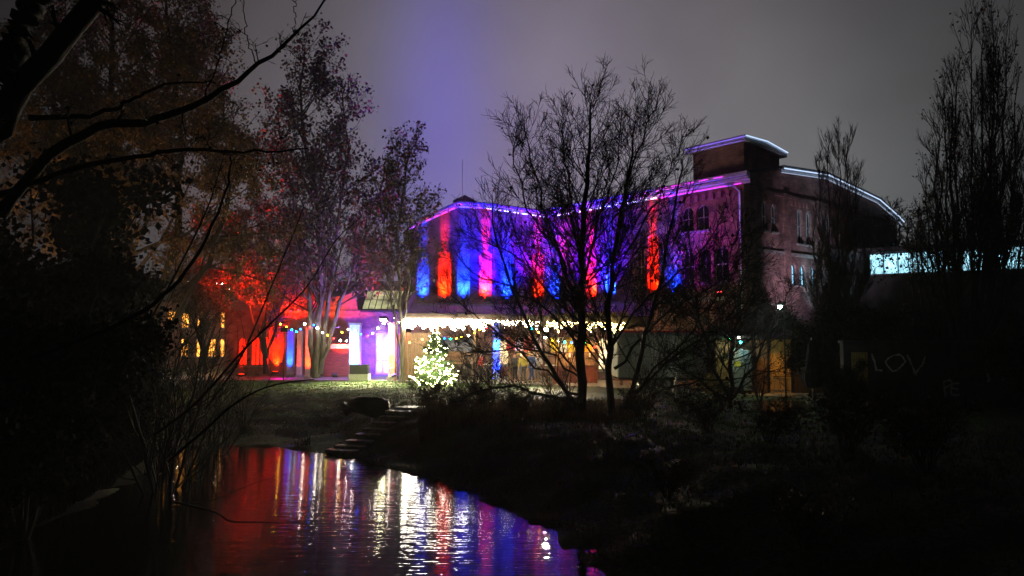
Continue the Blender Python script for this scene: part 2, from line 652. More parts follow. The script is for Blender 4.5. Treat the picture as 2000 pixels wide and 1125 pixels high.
def wall(name, A, d, prof, openings, depth, m, parent, back=True):
    """front sheet with real holes, reveals and set-back panels; n points at the viewer"""
    A = Vector((A[0], A[1], 0))
    n = Vector((d.y, -d.x, 0))
    if n.y > 0:
        n = -n
    mb = MB()

    def W(t_, z, off=0.0):
        return A + d * t_ + Vector((0, 0, z)) + n * off
    loops = [prof] + [opening_loop(*o[:5]) for o in openings]
    flat = [p for l in loops for p in l]
    for tr in tessellate_polygon([[Vector((x, z, 0)) for x, z in l] for l in loops]):
        mb.face([W(*flat[i]) for i in tr])
    for l in loops[1:]:
        for i in range(len(l)):
            a, b_ = l[i], l[(i + 1) % len(l)]
            mb.face([W(*a), W(*b_), W(*b_, -depth), W(*a, -depth)])
        if back:
            for tr in tessellate_polygon([[Vector((x, z, 0)) for x, z in l]]):
                mb.face([W(*l[i], -depth + 0.001) for i in tr])
    return mb.build(name, m, parent), W


def window_in(W, o, parent, glass, frame_m, depth=0.16, bars=(1, 2), name='window'):
    """frame with glazing bars and a pane behind it"""
    tc_, w_, z0, z1, kind = o[:5]
    fr = MB()
    l = opening_loop(*o[:5])
    cx_, cz = tc_, (z0 + z1) / 2
    for i in range(len(l)):
        a, b_ = l[i], l[(i + 1) % len(l)]
        sh = lambda p: (p[0] + (cx_ - p[0]) * 0.14, p[1] + (cz - p[1]) * 0.07)
        a2, b2 = sh(a), sh(b_)
        mbp = [W(*a, -depth), W(*b_, -depth), W(*b2, -depth), W(*a2, -depth),
               W(*a, -depth + .05), W(*b_, -depth + .05), W(*b2, -depth + .05), W(*a2, -depth + .05)]
        fr.hexa(mbp)
    for k in range(bars[0]):
        tt = tc_ - w_ / 2 + w_ * (k + 1) / (bars[0] + 1)
        fr.bar(W(tt, z0, -depth + .03), W(tt, z1 - 0.02, -depth + .03), 0.05, 0.05)
    for k in range(bars[1]):
        zz = z0 + (z1 - z0) * (k + 1) / (bars[1] + 1)
        fr.bar(W(tc_ - w_ / 2, zz, -depth + .033), W(tc_ + w_ / 2, zz, -depth + .033), 0.045, 0.045)
    f = fr.build(name, frame_m, parent)
    pn = MB()
    for tr in tessellate_polygon([[Vector((x, z, 0)) for x, z in l]]):
        pn.face([W(*l[i], -depth - .01) for i in tr])
    pn.build('pane', glass, f)
    sl = MB()
    a, b_ = W(tc_ - w_ / 2 - .08, z0 - .06, .04), W(tc_ + w_ / 2 + .08, z0 - .06, .04)
    sl.bar(a, b_, 0.14, 0.09)
    sl.build('sill', M['stone'], f)
    return f


def t_at(A, d, px):
    """distance along a wall at a photo column"""
    s_ = (px - 1000) / F
    return (s_ * A[1] - A[0]) / (d.x - s_ * d.y)


# ------------------------------------------------------------------ the brick building
bb = thing('brick_building', (AX, AY, 0), 'large old brick building with coloured uplights on its long facade and a corner turret', 'building')
A = (AX, AY)
EV = 10.9
main_up = [(1320, 'b', .35), (1277, 'r', 1.5), (1192, 'b', 1.0), (1155, 'r', 1.8), (1087, 'b', .9)]
wing_up = [(1050, 'r', 1.6), (990, 'b', .8), (948, 'r', 2.6), (905, 'b', .8), (868, 'r', 1.4), (825, 'b', .6)]
ops = []
for px, c, k in main_up[1:]:
    ops.append((t_at(A, FD, px), 0.85, 4.95, 8.55, 'seg'))
win_ops = [(t_at(A, FD, 1345), 0.8, 8.5, 9.9, 'arch'), (t_at(A, FD, 1375), 0.8, 8.5, 9.9, 'arch'),
           (t_at(A, FD, 1345), 0.8, 5.6, 7.5, 'arch'), (t_at(A, FD, 1378), 0.8, 5.6, 7.5, 'arch'),
           (t_at(A, FD, 1410), 0.9, 5.6, 7.5, 'arch'), (t_at(A, FD, 1251), 0.6, 5.7, 7.9, 'arch')]
gd = [(t_at(A, FD, x), .9, .6, 2.6, 'seg') for x in (1100, 1135, 1175)]
LM = 14.7
_, Wm = wall('facade', A, FD, [(0, -.3), (LM, -.3), (LM, EV), (0, EV)], ops + win_ops + gd, 0.36, M['brick_main'], bb)
for o in win_ops:
    window_in(Wm, o, bb, M['glass'], M['grey_green'], bars=(1, 1))
for o in gd:
    window_in(Wm, o, bb, M['warm_glass'], M['white_paint'])

# left wing, seen end on with its flat-topped gable
B0 = (BX, BY)
LW = (Vector((LX, LY, 0)) - Vector((BX, BY, 0))).length
gprof = [(0, -.3), (LW, -.3), (LW, 9.9), (t_at(B0, WD, 893), 11.35), (t_at(B0, WD, 948), 11.3), (0, 10.75)]
wops = [(t_at(B0, WD, px), 0.82, 4.95, 8.2, 'seg') for px, c, k in wing_up]
wdoor = [(t_at(B0, WD, 1040), 1.0, .1, 2.5, 'seg'), (t_at(B0, WD, 985), .9, .8, 2.5, 'seg'), (t_at(B0, WD, 905), .9, .8, 2.5, 'seg')]
_, Ww = wall('wing_front', B0, WD, gprof, wops + wdoor, 0.36, M['brick_wing'], bb)
for o in wdoor:
    window_in(Ww, o, bb, M['warm_glass'], M['white_paint'])

# gable end on the right
GE = [(0, 11.1), (3.5, 11.85), (8.2, 12.15), (14.8, 11.45), (17.7, 10.6)]
gp = [(0, -.3), (17.7, -.3)] + GE[::-1]
gw = []
for px in (1497, 1515):
    gw.append((t_at(A, GD, px), 0.55, 8.35, 9.9, 'arch'))
for px in (1566, 1583):
    gw.append((t_at(A, GD, px), 0.62, 7.9, 9.9, 'arch'))
for px in (1622, 1640):
    gw.append((t_at(A, GD, px), 0.7, 7.9, 9.9, 'arch'))
for px in (1676, 1690):
    gw.append((t_at(A, GD, px), 0.8, 7.7, 9.6, 'arch'))
ga = [(t_at(A, GD, px), 0.62, 5.55, 6.75, 'arch') for px in (1551, 1569, 1590, 1613, 1645, 1680)]
_, Wg = wall('gable_end', A, GD, gp, gw + ga, 0.24, M['brick_gable'], bb)
for o in gw:
    window_in(Wg, o, bb, M['glass'], M['grey_green'], bars=(1, 1))
for o in ga:
    window_in(Wg, o, bb, M['arch_glass'], M['black_paint'], bars=(1, 1))

# pilasters, string courses and dentils
nm = Vector((FD.y, -FD.x, 0)); nm = nm if nm.y < 0 else -nm
nw = Vector((WD.y, -WD.x, 0)); nw = nw if nw.y < 0 else -nw
ng = Vector((GD.y, -GD.x, 0)); ng = ng if ng.y < 0 else -ng


def strip(name, W, t0, t1, z0, z1, th, m, off=0.002):
    mb = MB()
    mb.hexa([W(t0, z0, off), W(t1, z0, off), W(t1, z0, off + th), W(t0, z0, off + th),
             W(t0, z1, off), W(t1, z1, off), W(t1, z1, off + th), W(t0, z1, off + th)])
    return mb.build(name, m, bb)


for Wf, L_, mm in ((Wm, LM, M['brick_main']), (Ww, LW, M['brick_wing'])):
    strip('plinth_ledge', Wf, 0.25, L_ - 0.1, 4.62, 4.80, 0.16, M['stone'])
for px in (1472, 1538, 1604, 1660):
    tt = t_at(A, GD, px)
    strip('pilaster', Wg, tt - .28, tt + .28, -.2, 10.55, 0.13, M['brick_gable'])
tl = sorted(t_at(B0, WD, px) for px, c, k in wing_up)
for a_, b_ in zip(tl[:-1], tl[1:]):
    strip('pilaster', Ww, (a_ + b_) / 2 - .13, (a_ + b_) / 2 + .13, 4.85, 8.7, 0.07, M['brick_wing'])
for px in (1232, 1174, 1120):
    tt = t_at(A, FD, px)
    strip('pilaster', Wm, tt - .15, tt + .15, 4.85, 10.5, 0.08, M['brick_main'])
strip('pilaster', Wm, 0.0, 0.7, -.2, 10.7, 0.12, M['brick_main'])
strip('pilaster', Wg, 17.1, 17.68, -.2, 10.3, 0.13, M['brick_gable'])
strip('string_course', Wg, 0.8, 16.9, 7.15, 7.32, 0.09, M['stone'])
strip('string_course', Wg, 0.8, 16.9, 10.35, 10.50, 0.08, M['brick_gable'])
proto = None
for (t0, t1) in ((0.95, 2.55), (3.6, 6.2), (7.0, 9.6), (10.8, 14.2)):
    tt = t0
    while tt < t1:
        if proto is None:
            proto = strip('dentil', Wg, tt, tt + .2, 9.98, 10.30, 0.10, M['brick_gable'])
            p_t = tt
        else:
            c = proto.copy()
            COL.objects.link(c)
            c.location = GD * (tt - p_t)
        tt += 0.42
tt = 0.9
pm = strip('dentil', Wm, tt, tt + .22, 10.1, 10.45, 0.12, M['brick_main'])
k = 0
while tt < LM - .8:
    tt += 0.5
    k += 1
    c = pm.copy()
    COL.objects.link(c)
    c.location = FD * 0.5 * k

# cornice with gutter along the long eave
cn = MB()
for (z0, z1, o0) in ((10.62, 10.80, .16), (10.80, 10.95, .34), (11.0, 11.2, .46)):
    cn.hexa([Wm(-.3, z0, .002), Wm(LM - .05, z0, .002), Wm(LM - .3, z0, o0), Wm(-.4, z0, o0),
             Wm(-.3, z1, .002), Wm(LM - .05, z1, .002), Wm(LM - .3, z1, o0), Wm(-.4, z1, o0)])
cn.build('cornice', M['zinc'], bb)
cn = MB()
gpts = [(LW + .25, 9.8), (gprof[3][0], 11.35), (gprof[4][0], 11.3), (0.15, 10.78)]
for i in range(3):
    (ta, za), (tb, zb) = gpts[i], gpts[i + 1]
    for (dz0, dz1, o0) in ((-.2, -.02, .16), (0, .16, .34)):
        cn.hexa([Ww(ta, za + dz0, .002), Ww(tb, zb + dz0, .002), Ww(tb, zb + dz0, o0), Ww(ta, za + dz0, o0),
                 Ww(ta, za + dz1, .002), Ww(tb, zb + dz1, .002), Ww(tb, zb + dz1, o0), Ww(ta, za + dz1, o0)])
cn.build('cornice', M['zinc'], bb)
cn = MB()
gg = [(3.3, 11.85), (8.2, 12.15), (14.8, 11.45), (17.7, 10.6), (18.3, 10.35)]
for i in range(4):
    (ta, za), (tb, zb) = gg[i], gg[i + 1]
    for (dz0, dz1, o0) in ((-.16, -.01, .14), (0, .2, .30)):
        cn.hexa([Wg(ta, za + dz0, .002), Wg(tb, zb + dz0, .002), Wg(tb, zb + dz0, o0), Wg(ta, za + dz0, o0),
                 Wg(ta, za + dz1, .002), Wg(tb, zb + dz1, .002), Wg(tb, zb + dz1, o0), Wg(ta, za + dz1, o0)])
cn.build('cornice', M['zinc'], bb)

# roofs: extruded gable profiles
rf = MB()
prof = [(-.4, 11.22)] + [(a, z + .22) for a, z in GE[1:]] + [(18.3, 10.6)]
for i in range(len(prof) - 1):
    (ta, za), (tb, zb) = prof[i], prof[i + 1]
    d2 = FD * 17
    a0, b0 = Wg(ta, za, .2), Wg(tb, zb, .2)
    dn = Vector((0, 0, -.14))
    rf.hexa([a0 + dn, b0 + dn, b0 + d2 + dn, a0 + d2 + dn, a0, b0, b0 + d2, a0 + d2])
wpf = [(-.2, 10.98), (gprof[4][0], 11.5), (gprof[3][0], 11.55), (LW + .25, 10.0)]
for i in range(3):
    (ta, za), (tb, zb) = wpf[i], wpf[i + 1]
    d2 = -nw * 13
    a0, b0 = Ww(ta, za, .3), Ww(tb, zb, .3)
    dn = Vector((0, 0, -.14))
    rf.hexa([a0 + dn, b0 + dn, b0 + d2 + dn, a0 + d2 + dn, a0, b0, b0 + d2, a0 + d2])
rf.build('roof', M['slate'], bb)
bk = MB()
c1, c2 = Wg(17.7, 0, 0), Wg(17.7, 0, 0) + FD * 16.5
bk.hexa([c1 + Vector((0, 0, -.3)), c2 + Vector((0, 0, -.3)), c2 + GD * -.3, c1 + GD * -.3,
         c1 + Vector((0, 0, 10.4)), c2 + Vector((0, 0, 10.4)), c2 + GD * -.3 + Vector((0, 0, 10.4)), c1 + GD * -.3 + Vector((0, 0, 10.4))])
c3 = Ww(LW, 0, -.02)
for (p0, p1) in ((c3, c3 - nw * 12.5), (c3 - nw * 12.5, c2), ):
    sd_ = (p1 - p0).normalized().cross(Vector((0, 0, 1))) * .3
    bk.hexa([p0 + Vector((0, 0, -.3)), p1 + Vector((0, 0, -.3)), p1 + sd_, p0 + sd_,
             p0 + Vector((0, 0, 9.9)), p1 + Vector((0, 0, 9.9)), p1 + sd_ + Vector((0, 0, 9.9)), p0 + sd_ + Vector((0, 0, 9.9))])
bk.build('rear_wall', M['brick_wing'], bb)

# turret on the corner
T0, T1, TZ0, TZ1 = 3.2, 3.45, 11.15, 12.85
tw = MB()
a0 = Vector((AX, AY, 0)) - nm * .12 - ng * .12
ptsT = [a0, a0 + FD * T0, a0 + FD * T0 + GD * T1, a0 + GD * T1]
topz = [TZ1, TZ1, TZ1 - .05, TZ1 - .25]
tw.hexa([p + Vector((0, 0, TZ0 - .25)) for p in ptsT] + [Vector((p.x, p.y, z)) for p, z in zip(ptsT, topz)])
turret = tw.build('turret', M['brick_main'], bb)
cp = MB()
a1 = a0 - FD * .3 - GD * .3
q = [a1, a1 + FD * (T0 + .6), a1 + FD * (T0 + .6) + GD * (T1 + .6), a1 + GD * (T1 + .6)]
mid0, mid1 = a1 + GD * (T1 * .5), a1 + FD * (T0 + .6) + GD * (T1 * .5)
zt = TZ1 + .02
for (pa, pb, pc, pd, za, zb) in ((q[0], q[1], mid1, mid0, zt, zt + .02), (mid0, mid1, q[2], q[3], zt + .02, zt - .3)):
    for (lo, hi, ins) in ((0, .12, .10), (.14, .3, 0)):
        cp.hexa([Vector((pa.x, pa.y, za + lo)), Vector((pb.x, pb.y, za + lo)), Vector((pc.x, pc.y, zb + lo)), Vector((pd.x, pd.y, zb + lo)),
                 Vector((pa.x, pa.y, za + hi)), Vector((pb.x, pb.y, za + hi)), Vector((pc.x, pc.y, zb + hi)), Vector((pd.x, pd.y, zb + hi))])
cp.build('cap', M['zinc'], turret)
# painted relief lettering ghost on the turret: a faint worn emblem
# downpipe on the facade corner
dp = MB()
tpx = t_at(A, FD, 1453)
dp.tube([Wm(tpx + .9, 10.7, .30), Wm(tpx + .35, 10.62, .2), Wm(tpx, 10.2, .16), Wm(tpx, 6, .16), Wm(tpx, .2, .16)], .06, 8)
dp.build('downpipe', M['zinc'], bb, True)
# small pyramid vent and aerial on the wing roof
vt = MB()
c = P(908, 400, 51)
for s_, z0, z1 in ((.55, -.5, .0),):
    vt.box((c.x, c.y, c.z - .2), (.9, .9, .7))
base = c + Vector((0, 0, .15))
bs = [base + Vector((sx * .8, sy * .8, 0)) for sx, sy in ((-1, -1), (1, -1), (1, 1), (-1, 1))]
ap = base + Vector((0, 0, .55))
for i in range(4):
    vt.face([bs[i], bs[(i + 1) % 4], ap])
vt.face(bs[::-1])
vt.build('roof_vent', M['slate'], bb)
an = MB()
p0, p1 = P(903, 398, 50.5), P(903, 312, 50.5)
an.tube([p0, p1], .016, 5)
an.build('aerial', M['steel'], bb)

# ------------------------------------------------------------------ uplights on the ledge
hb = MB()
hb.tube([(0, 0, 0), (0, 0, .22)], [.10, .12], 10)
hb.box((0, 0, -.05), (.2, .12, .06))
hous_me = None
ORD = ['first', 'second', 'third', 'fourth', 'fifth', 'sixth', 'seventh', 'eighth', 'ninth', 'tenth', 'eleventh', 'twelfth']
lens = {'r': emit('red_lens', RED, 25), 'b': emit('blue_lens', BLUE, 25)}


def uplight(p, n, c, k, order):
    global hous_me
    colr = RED if c == 'r' else BLUE
    nm_ = 'red' if c == 'r' else 'blue'
    o = thing('uplight', p, f'{nm_} uplight on the facade ledge, {order} of the row counted from the left', 'light', 'uplights along the facade ledge')
    if hous_me is None:
        h_ = MB()
        h_.tube([(0, 0, 0), (0, 0, .2)], [.09, .11], 10)
        h_.box((0, 0, -.03), (.2, .12, .06))
        ob = h_.build('housing', M['black_paint'])
        ob.parent = o
        hous_me = ob.data
    else:
        link('housing', hous_me, o)
    l_ = MB()
    l_.tube([(0, 0, .2), (0, 0, .215)], .085, 10)
    ob = l_.build('lens', lens[c])
    ob.parent = o
    kk = {'r': 3200, 'b': 13000}[c] * k
    lamp(o, 'SPOT', p + Vector((0, 0, .24)), colr, kk * 1.3, aim=Vector((0, 0, 1)) - n * 0.10, cone=88, size=.05)
    up_ = p + n * .85 + Vector((0, 0, .0))
    lamp(o, 'SPOT', up_, colr, kk * 2.4, aim=Vector((0, 0, 1)) - n * .178, cone=9.5, size=.03)  # added spot with no fixture, makes the patch on the upper wall
    lamp(o, 'SPOT', p + Vector((0, 0, .30)), colr, {'r': 700, 'b': 2600}[c] * min(k, 1.4), aim=Vector((0, 0, 1)) - n * .25, cone=150, size=.05)


cnt = 0
for px, c, k in wing_up[::-1]:
    uplight(Ww(t_at(B0, WD, px), 5.0, -.05), nw, c, k, ORD[cnt]); cnt += 1
for px, c, k in main_up[::-1]:
    uplight(Wm(t_at(A, FD, px), 5.0, -.05 if px < 1300 else .2), nm, c, k, ORD[cnt]); cnt += 1


# wide floods that wash the upper wall
def floodlight(p, aim, col, power, label, cone=80, em=None, size=.12, scale=1.0, vis=12):
    o = thing('floodlight', p, label, 'floodlight', 'coloured floodlights')
    d = Vector(aim).normalized()
    h_ = MB()
    side = d.cross(Vector((0, 0, 1))).normalized() if abs(d.z) < .98 else Vector((1, 0, 0))
    up = side.cross(d).normalized()
    w_, hgt, dep = .18 * scale, .13 * scale, .07 * scale
    p = Vector(p)

    def pt(a, b_, c_):
        return p + side * a + up * b_ + d * c_
    h_.hexa([pt(-w_, -hgt, -dep), pt(w_, -hgt, -dep), pt(w_, hgt, -dep), pt(-w_, hgt, -dep),
             pt(-w_, -hgt, dep), pt(w_, -hgt, dep), pt(w_, hgt, dep), pt(-w_, hgt, dep)])
    h_.build('housing', M['black_paint'], o)
    l_ = MB()
    a, b_ = w_ * .88, hgt * .85
    l_.hexa([pt(-a, -b_, dep), pt(a, -b_, dep), pt(a, b_, dep), pt(-a, b_, dep),
             pt(-a, -b_, dep + .01), pt(a, -b_, dep + .01), pt(a, b_, dep + .01), pt(-a, b_, dep + .01)])
    l_.build('lens', em or emit('lens_' + label[:8].replace(' ', '_'), col, vis), o)
    b2 = MB()
    b2.tube([pt(-w_ - .02, 0, 0), pt(-w_ - .02, -hgt - .12, 0), pt(w_ + .02, -hgt - .12, 0), pt(w_ + .02, 0, 0)], .012, 5)
    b2.build('bracket', M['black_paint'], o)
    lamp(o, 'SPOT', p + d * (dep + .05), col, power, aim=d, cone=cone, size=size)
    return o


vm = Wm(9.2, 5.0, 2.6)
floodlight(vm, Wm(10.6, 8.9, 0) - vm, (.05, .0, 1), 14000, 'violet floodlight on the canopy roof aimed at the middle of the facade', 95)
vm = Ww(1.5, 5.0, 2.3)
floodlight(vm, Ww(.8, 8.9, 0) - vm, (.25, .0, 1), 3500, 'magenta floodlight on the canopy roof near the inner corner of the facade', 75)
vm = Ww(4.6, 5.0, 2.6)
floodlight(vm, Ww(3.8, 8.2, 0) - vm, (.0, .0, 1), 17000, 'blue floodlight on the canopy roof aimed at the left wing', 95)
vm = Wm(4.2, 5.0, 2.2)
floodlight(vm, Wm(2.2, 8.9, 0) - vm, (.35,.0,.6), 1600, 'dim magenta floodlight on the roof edge beside the last uplight', 110)

# ------------------------------------------------------------------ light ropes on the eaves


def rope(W, pts, off, m, label, r=.035, dash=None):
    mb = MB()
    for i in range(len(pts) - 1):
        (ta, za), (tb, zb) = pts[i], pts[i + 1]
        n = max(1, int(math.hypot(tb - ta, zb - za) / (dash or 1e9)))
        for j in range(n):
            f0, f1 = j / n, (j + (1 if dash is None else .62)) / n
            mb.tube([W(ta + (tb - ta) * f0, za + (zb - za) * f0, off), W(ta + (tb - ta) * f1, za + (zb - za) * f1, off)], r, 5)
    o = mb.build('light_rope', m)
    return tag(o, label, 'light rope', 'light ropes along the eaves')


E_mag = emit('rope_magenta', (1.0, 0.06, 0.9), 1.1)
E_vio = emit('rope_violet', (0.30, 0.20, 1.0), .55)
E_blu = emit('rope_blue', (0.12, 0.16, 1.0), 1.2)
E_ice = emit('rope_ice', (0.55, 0.72, 1.0), 1.0)
E_wht = emit('rope_white', (0.9, 0.85, 1.0), 3.2)
tA, tB, tC = t_at(A, FD, 1440), t_at(A, FD, 1290), t_at(A, FD, 1215)
rope(Wm, [(.1, 10.64), (tB, 10.64)], .22, E_mag, 'magenta light rope under the cornice from the corner to the red uplight', .03)
rope(Wm, [(1.0, 11.1), (tB, 11.1)], .50, E_mag, 'magenta light rope on the gutter below the turret', .022, .8)
rope(Wm, [(tB, 10.66), (LM - .3, 10.66)], .24, E_wht, 'bright white dashed light rope under the cornice behind the bare tree', .035, .7)
rope(Wm, [(tB, 11.1), (LM - .3, 11.1)], .50, E_blu, 'blue light rope on the gutter behind the bare tree', .022, .9)
gi = [(LW + .2, 9.66), (gprof[3][0], 11.2)]
rope(Ww, gi, .2, emit('rope_pink', (1.0, .08, .42), 1.3), 'pink and blue light rope on the left slope of the wing gable', .035, .55)
rope(Ww, [(gprof[3][0], 11.16), (gprof[4][0], 11.12)], .36, E_blu, 'blue light rope on the flat top of the wing gable', .03)
rope(Ww, [(gprof[4][0], 11.12), (.3, 10.6)], .2, E_wht, 'white dashed light rope on the right slope of the wing gable', .03, .6)
rope(Wg, gg[:4] + [gg[4]], .34, E_ice, 'pale blue light rope along the roof edge of the gable end', .035)
rope(Wg, [(a, z - .2) for a, z in gg], .18, emit('rope_ice2', (0.5, 0.6, 0.8), .5), 'second pale blue light rope just below the gable roof edge', .025)


def Wt(t_, z, off=0):
    return a0 - ng * 0 + GD * t_ + Vector((0, 0, z)) + ng * off


rope(Wt, [(-.3, 13.1), (T1 * .5, 13.12), (T1 + .3, 12.82)], .36, E_ice, 'pale blue light rope along the turret cap on its gable side', .03)


def Wt2(t_, z, off=0):
    return a0 + FD * t_ + Vector((0, 0, z)) + nm * off


rope(Wt2, [(-.3, 13.06), (T0 + .3, 13.06)], .36, E_vio, 'violet light rope along the turret cap on its facade side', .035)
rope(Wt2, [(-.1, 12.88), (T0 + .2, 12.88)], .30, E_vio, 'lower violet light rope under the turret cap', .02)
rope(Wm, [(tpx, 10.1), (tpx, 8.0)], .26, E_vio, 'violet light rope hanging down the corner downpipe', .012)

# ------------------------------------------------------------------ canopy in front of the building
cpy = thing('canopy', (0, 44, 0), 'low sloping canopy roof along the foot of the facade hung with bright fairy lights', 'canopy')
front = [(-6.35, 43.6, 3.62), (-4.4, 43.5, 3.60), (-2.2, 43.3, 3.56), (0, 43.0, 3.52), (2, 42.6, 3.48), (4, 41.7, 3.42), (6.0, 40.7, 3.38), (7.6, 40.6, 3.38)]
tw_ = [Ww(LW, 4.6, .2), Ww(LW * .8, 4.6, .2), Ww(LW * .55, 4.6, .2), Ww(LW * .32, 4.6, .2), Ww(.25, 4.6, .2), Wm(LM - 2.6, 4.6, .2), Wm(LM - 6, 4.6, .2), Wm(LM - 9, 4.6, .2)]
for i in range(7):
    f0, f1 = Vector(front[i]), Vector(front[i + 1])
    for j in range(2):
        a_ = f0.lerp(f1, j / 2 + .01); b_ = f0.lerp(f1, (j + 1) / 2 - .01)
        c_ = tw_[i].lerp(tw_[i + 1], (j + 1) / 2 - .01); d_ = tw_[i].lerp(tw_[i + 1], j / 2 + .01)
        up = Vector((0, 0, .07))
        r_ = MB(); r_.hexa([a_, b_, c_, d_, a_ + up, b_ + up, c_ + up, d_ + up])
        r_.build('roof_panel', M['stone'], cpy)
for i in range(7):
    f0, f1 = Vector(front[i]), Vector(front[i + 1])
    r_ = MB(); r_.bar(f0 + Vector((0, -.06, .13)), f1 + Vector((0, -.06, .13)), .08, .62)  # height raised to shield the facade from the curtain bulbs
    r_.build('fascia_board', M['dark_wood'], cpy)
for i in range(8):
    f0 = Vector(front[i])
    r_ = MB(); r_.box((f0.x, f0.y + .1, f0.z / 2 - .1), (.14, .14, f0.z - .1))
    r_.build('post', M['wood'], cpy)
r_ = MB()
r_.bar(P(783, 628, 43.6), P(809, 574, 47.6), .10, .34)
r_.build('barge_board', M['white_paint'], cpy)

# fairy lights hanging as a dense curtain from the fascia
rng = np.random.default_rng(5)
ICO = []
_ph = (1 + 5 ** .5) / 2
ico_v = np.array([(-1, _ph, 0), (1, _ph, 0), (-1, -_ph, 0), (1, -_ph, 0), (0, -1, _ph), (0, 1, _ph), (0, -1, -_ph), (0, 1, -_ph), (_ph, 0, -1), (_ph, 0, 1), (-_ph, 0, -1), (-_ph, 0, 1)], float)
ico_v /= np.linalg.norm(ico_v[0])
ico_f = np.array([(0, 11, 5), (0, 5, 1), (0, 1, 7), (0, 7, 10), (0, 10, 11), (1, 5, 9), (5, 11, 4), (11, 10, 2), (10, 7, 6), (7, 1, 8), (3, 9, 4), (3, 4, 2), (3, 2, 6), (3, 6, 8), (3, 8, 9), (4, 9, 5), (2, 4, 11), (6, 2, 10), (8, 6, 7), (9, 8, 1)])


def balls(pts, r):
    pts = np.asarray(pts)
    r = np.broadcast_to(np.asarray(r, float), (len(pts),))
    V = (pts[:, None, :] + ico_v[None] * r[:, None, None]).reshape(-1, 3)
    Fc = (ico_f[None] + (np.arange(len(pts)) * 12)[:, None, None]).reshape(-1, 3)
    return V, Fc


def curtain(x0, x1, n, drop, col, s, label, r=.03):
    fr = np.array(front)
    xs = rng.uniform(x0, x1, n)
    y = np.interp(xs, fr[:, 0], fr[:, 1]) - .17 - rng.uniform(0, .05, n)
    z = np.interp(xs, fr[:, 0], fr[:, 2]) + .08 - drop * rng.uniform(0, 1, n) ** 1.3 * (.75 + .45 * np.sin(xs * 3.1) * np.sin(xs * 7.3 + 1))
    Vb, Fb = balls(np.stack([xs, y, z], 1), rng.uniform(.6, 1.2, n) * r)
    off = np.array([x0, float(np.interp(x0, fr[:, 0], fr[:, 1])), 3.3])
    o = thing('fairy_light_curtain', off, label, 'fairy lights', 'fairy light curtains on the canopy edge')
    b_ = link('bulbs', mesh_np('bulbs', Vb - off, [(Fb, 0)], [emit('curtain_' + label[:6].replace(' ', '_'), col, s)]), o)
    tag(b_, kind='stuff')
    w_ = MB()
    k = np.argsort(xs)[::3]
    for i in k:
        w_.tube([(xs[i], y[i], float(np.interp(xs[i], fr[:, 0], fr[:, 2])) + .05), (xs[i], y[i], z[i])], .004, 3, cap=False)
    w_.build('wires', M['black_paint'], o)
    return o


curtain(-6.3, -1.6, 700, .60, (1.0, .93, .74), 60, 'dense warm white fairy light curtain left of the bare tree', .055)
curtain(-1.6, 1.6, 120, .40, (1.0, .82, .50), 60, 'thinner yellowish fairy light curtain in the middle of the canopy', .032)
curtain(2.0, 6.2, 200, .55, (1.0, .80, .28), 40, 'yellow fairy light curtain at the right end of the canopy', .035)

# boards behind the right curtain, yellow light of the canopy underside put into colour
yb = MB()
for i in range(7):
    x0_ = 2.3 + i * .6
    y0_ = float(np.interp(x0_ + .3, np.array(front)[:, 0], np.array(front)[:, 1]))
    yb.box((x0_ + .28, y0_ + .14, 3.72), (.54, .04, .62), rz=-.45)
sb = yb.build('lit_underside_board', mat('yellow_lit_board', (.6, .5, .12), .7, .3, 3, .1), cpy)

# ------------------------------------------------------------------ yard strings of globe bulbs
glob = {'w': emit('bulb_white', (1, .9, .7), 70), 'y': emit('bulb_yellow', (1, .75, .02), 40), 'b': emit('bulb_blue', (.0, .06, 1), 60), 'g': emit('bulb_green', (.0, 1, .22), 35),
        'c': emit('bulb_cyan', (.0, .6, .8), 40), 'r': emit('bulb_red', (1, .01, .01), 45), 'a': emit('bulb_amber', (1, .38, .03), 45)}
bmesh_ = {}


def bulb_mesh(c, big=False):
    if (c, big) not in bmesh_:
        Vb, Fb = balls([(0, 0, -.03)], .075 if big else .052)
        bmesh_[(c, big)] = mesh_np('bulb', Vb, [(Fb, 0)], [glob[c]], True)
    return bmesh_[(c, big)]


def bulb_string(pts, label, D):
    """pts: (px, py, colour, big)"""
    W_ = [P(a, b_, D if not callable(D) else D(a)) for a, b_, *_ in pts]
    o = thing('bulb_string', W_[0], label, 'string lights', 'strings of coloured bulbs over the yard')
    mb = MB()
    mb.tube([p + Vector((0, 0, .02)) for p in W_], .008, 4)
    mb.build('cable', M['black_paint'], o)
    for p, q in zip(W_, pts):
        b_ = link('bulb', bulb_mesh(q[2], len(q) > 3), o, p - W_[0])
    return o


bulb_string([(548, 632, 'y'), (560, 638, 'y'), (570, 643, 'c'), (579, 647, 'c'), (587, 642, 'b'), (595, 632, 'w', 1), (605, 638, 'r'), (613, 634, 'b'), (620, 640, 'w', 1), (630, 649, 'w'), (640, 654, 'y'),
             (652, 660, 'r'), (665, 664, 'w', 1), (677, 665, 'w'), (690, 664, 'w', 1)], 'string of mixed coloured bulbs in front of the red lit hall', 45)
bulb_string([(668, 648, 'y'), (680, 642, 'w'), (693, 645, 'w', 1), (705, 652, 'b'), (718, 655, 'r'), (728, 650, 'w'), (738, 640, 'w', 1), (750, 630, 'w', 1), (762, 632, 'w', 1), (772, 620, 'w', 1), (782, 628, 'w', 1)],
            'string of white bulbs climbing to the left end of the canopy', 43.6)
bulb_string([(800, 668, 'a'), (825, 662, 'a'), (850, 656, 'y'), (868, 660, 'b'), (880, 661, 'g'), (892, 660, 'a'), (902, 657, 'y'), (915, 655, 'w', 1), (926, 649, 'y'), (937, 643, 'y'), (950, 639, 'r')],
            'string of coloured bulbs above the lit fir tree', 42.2)
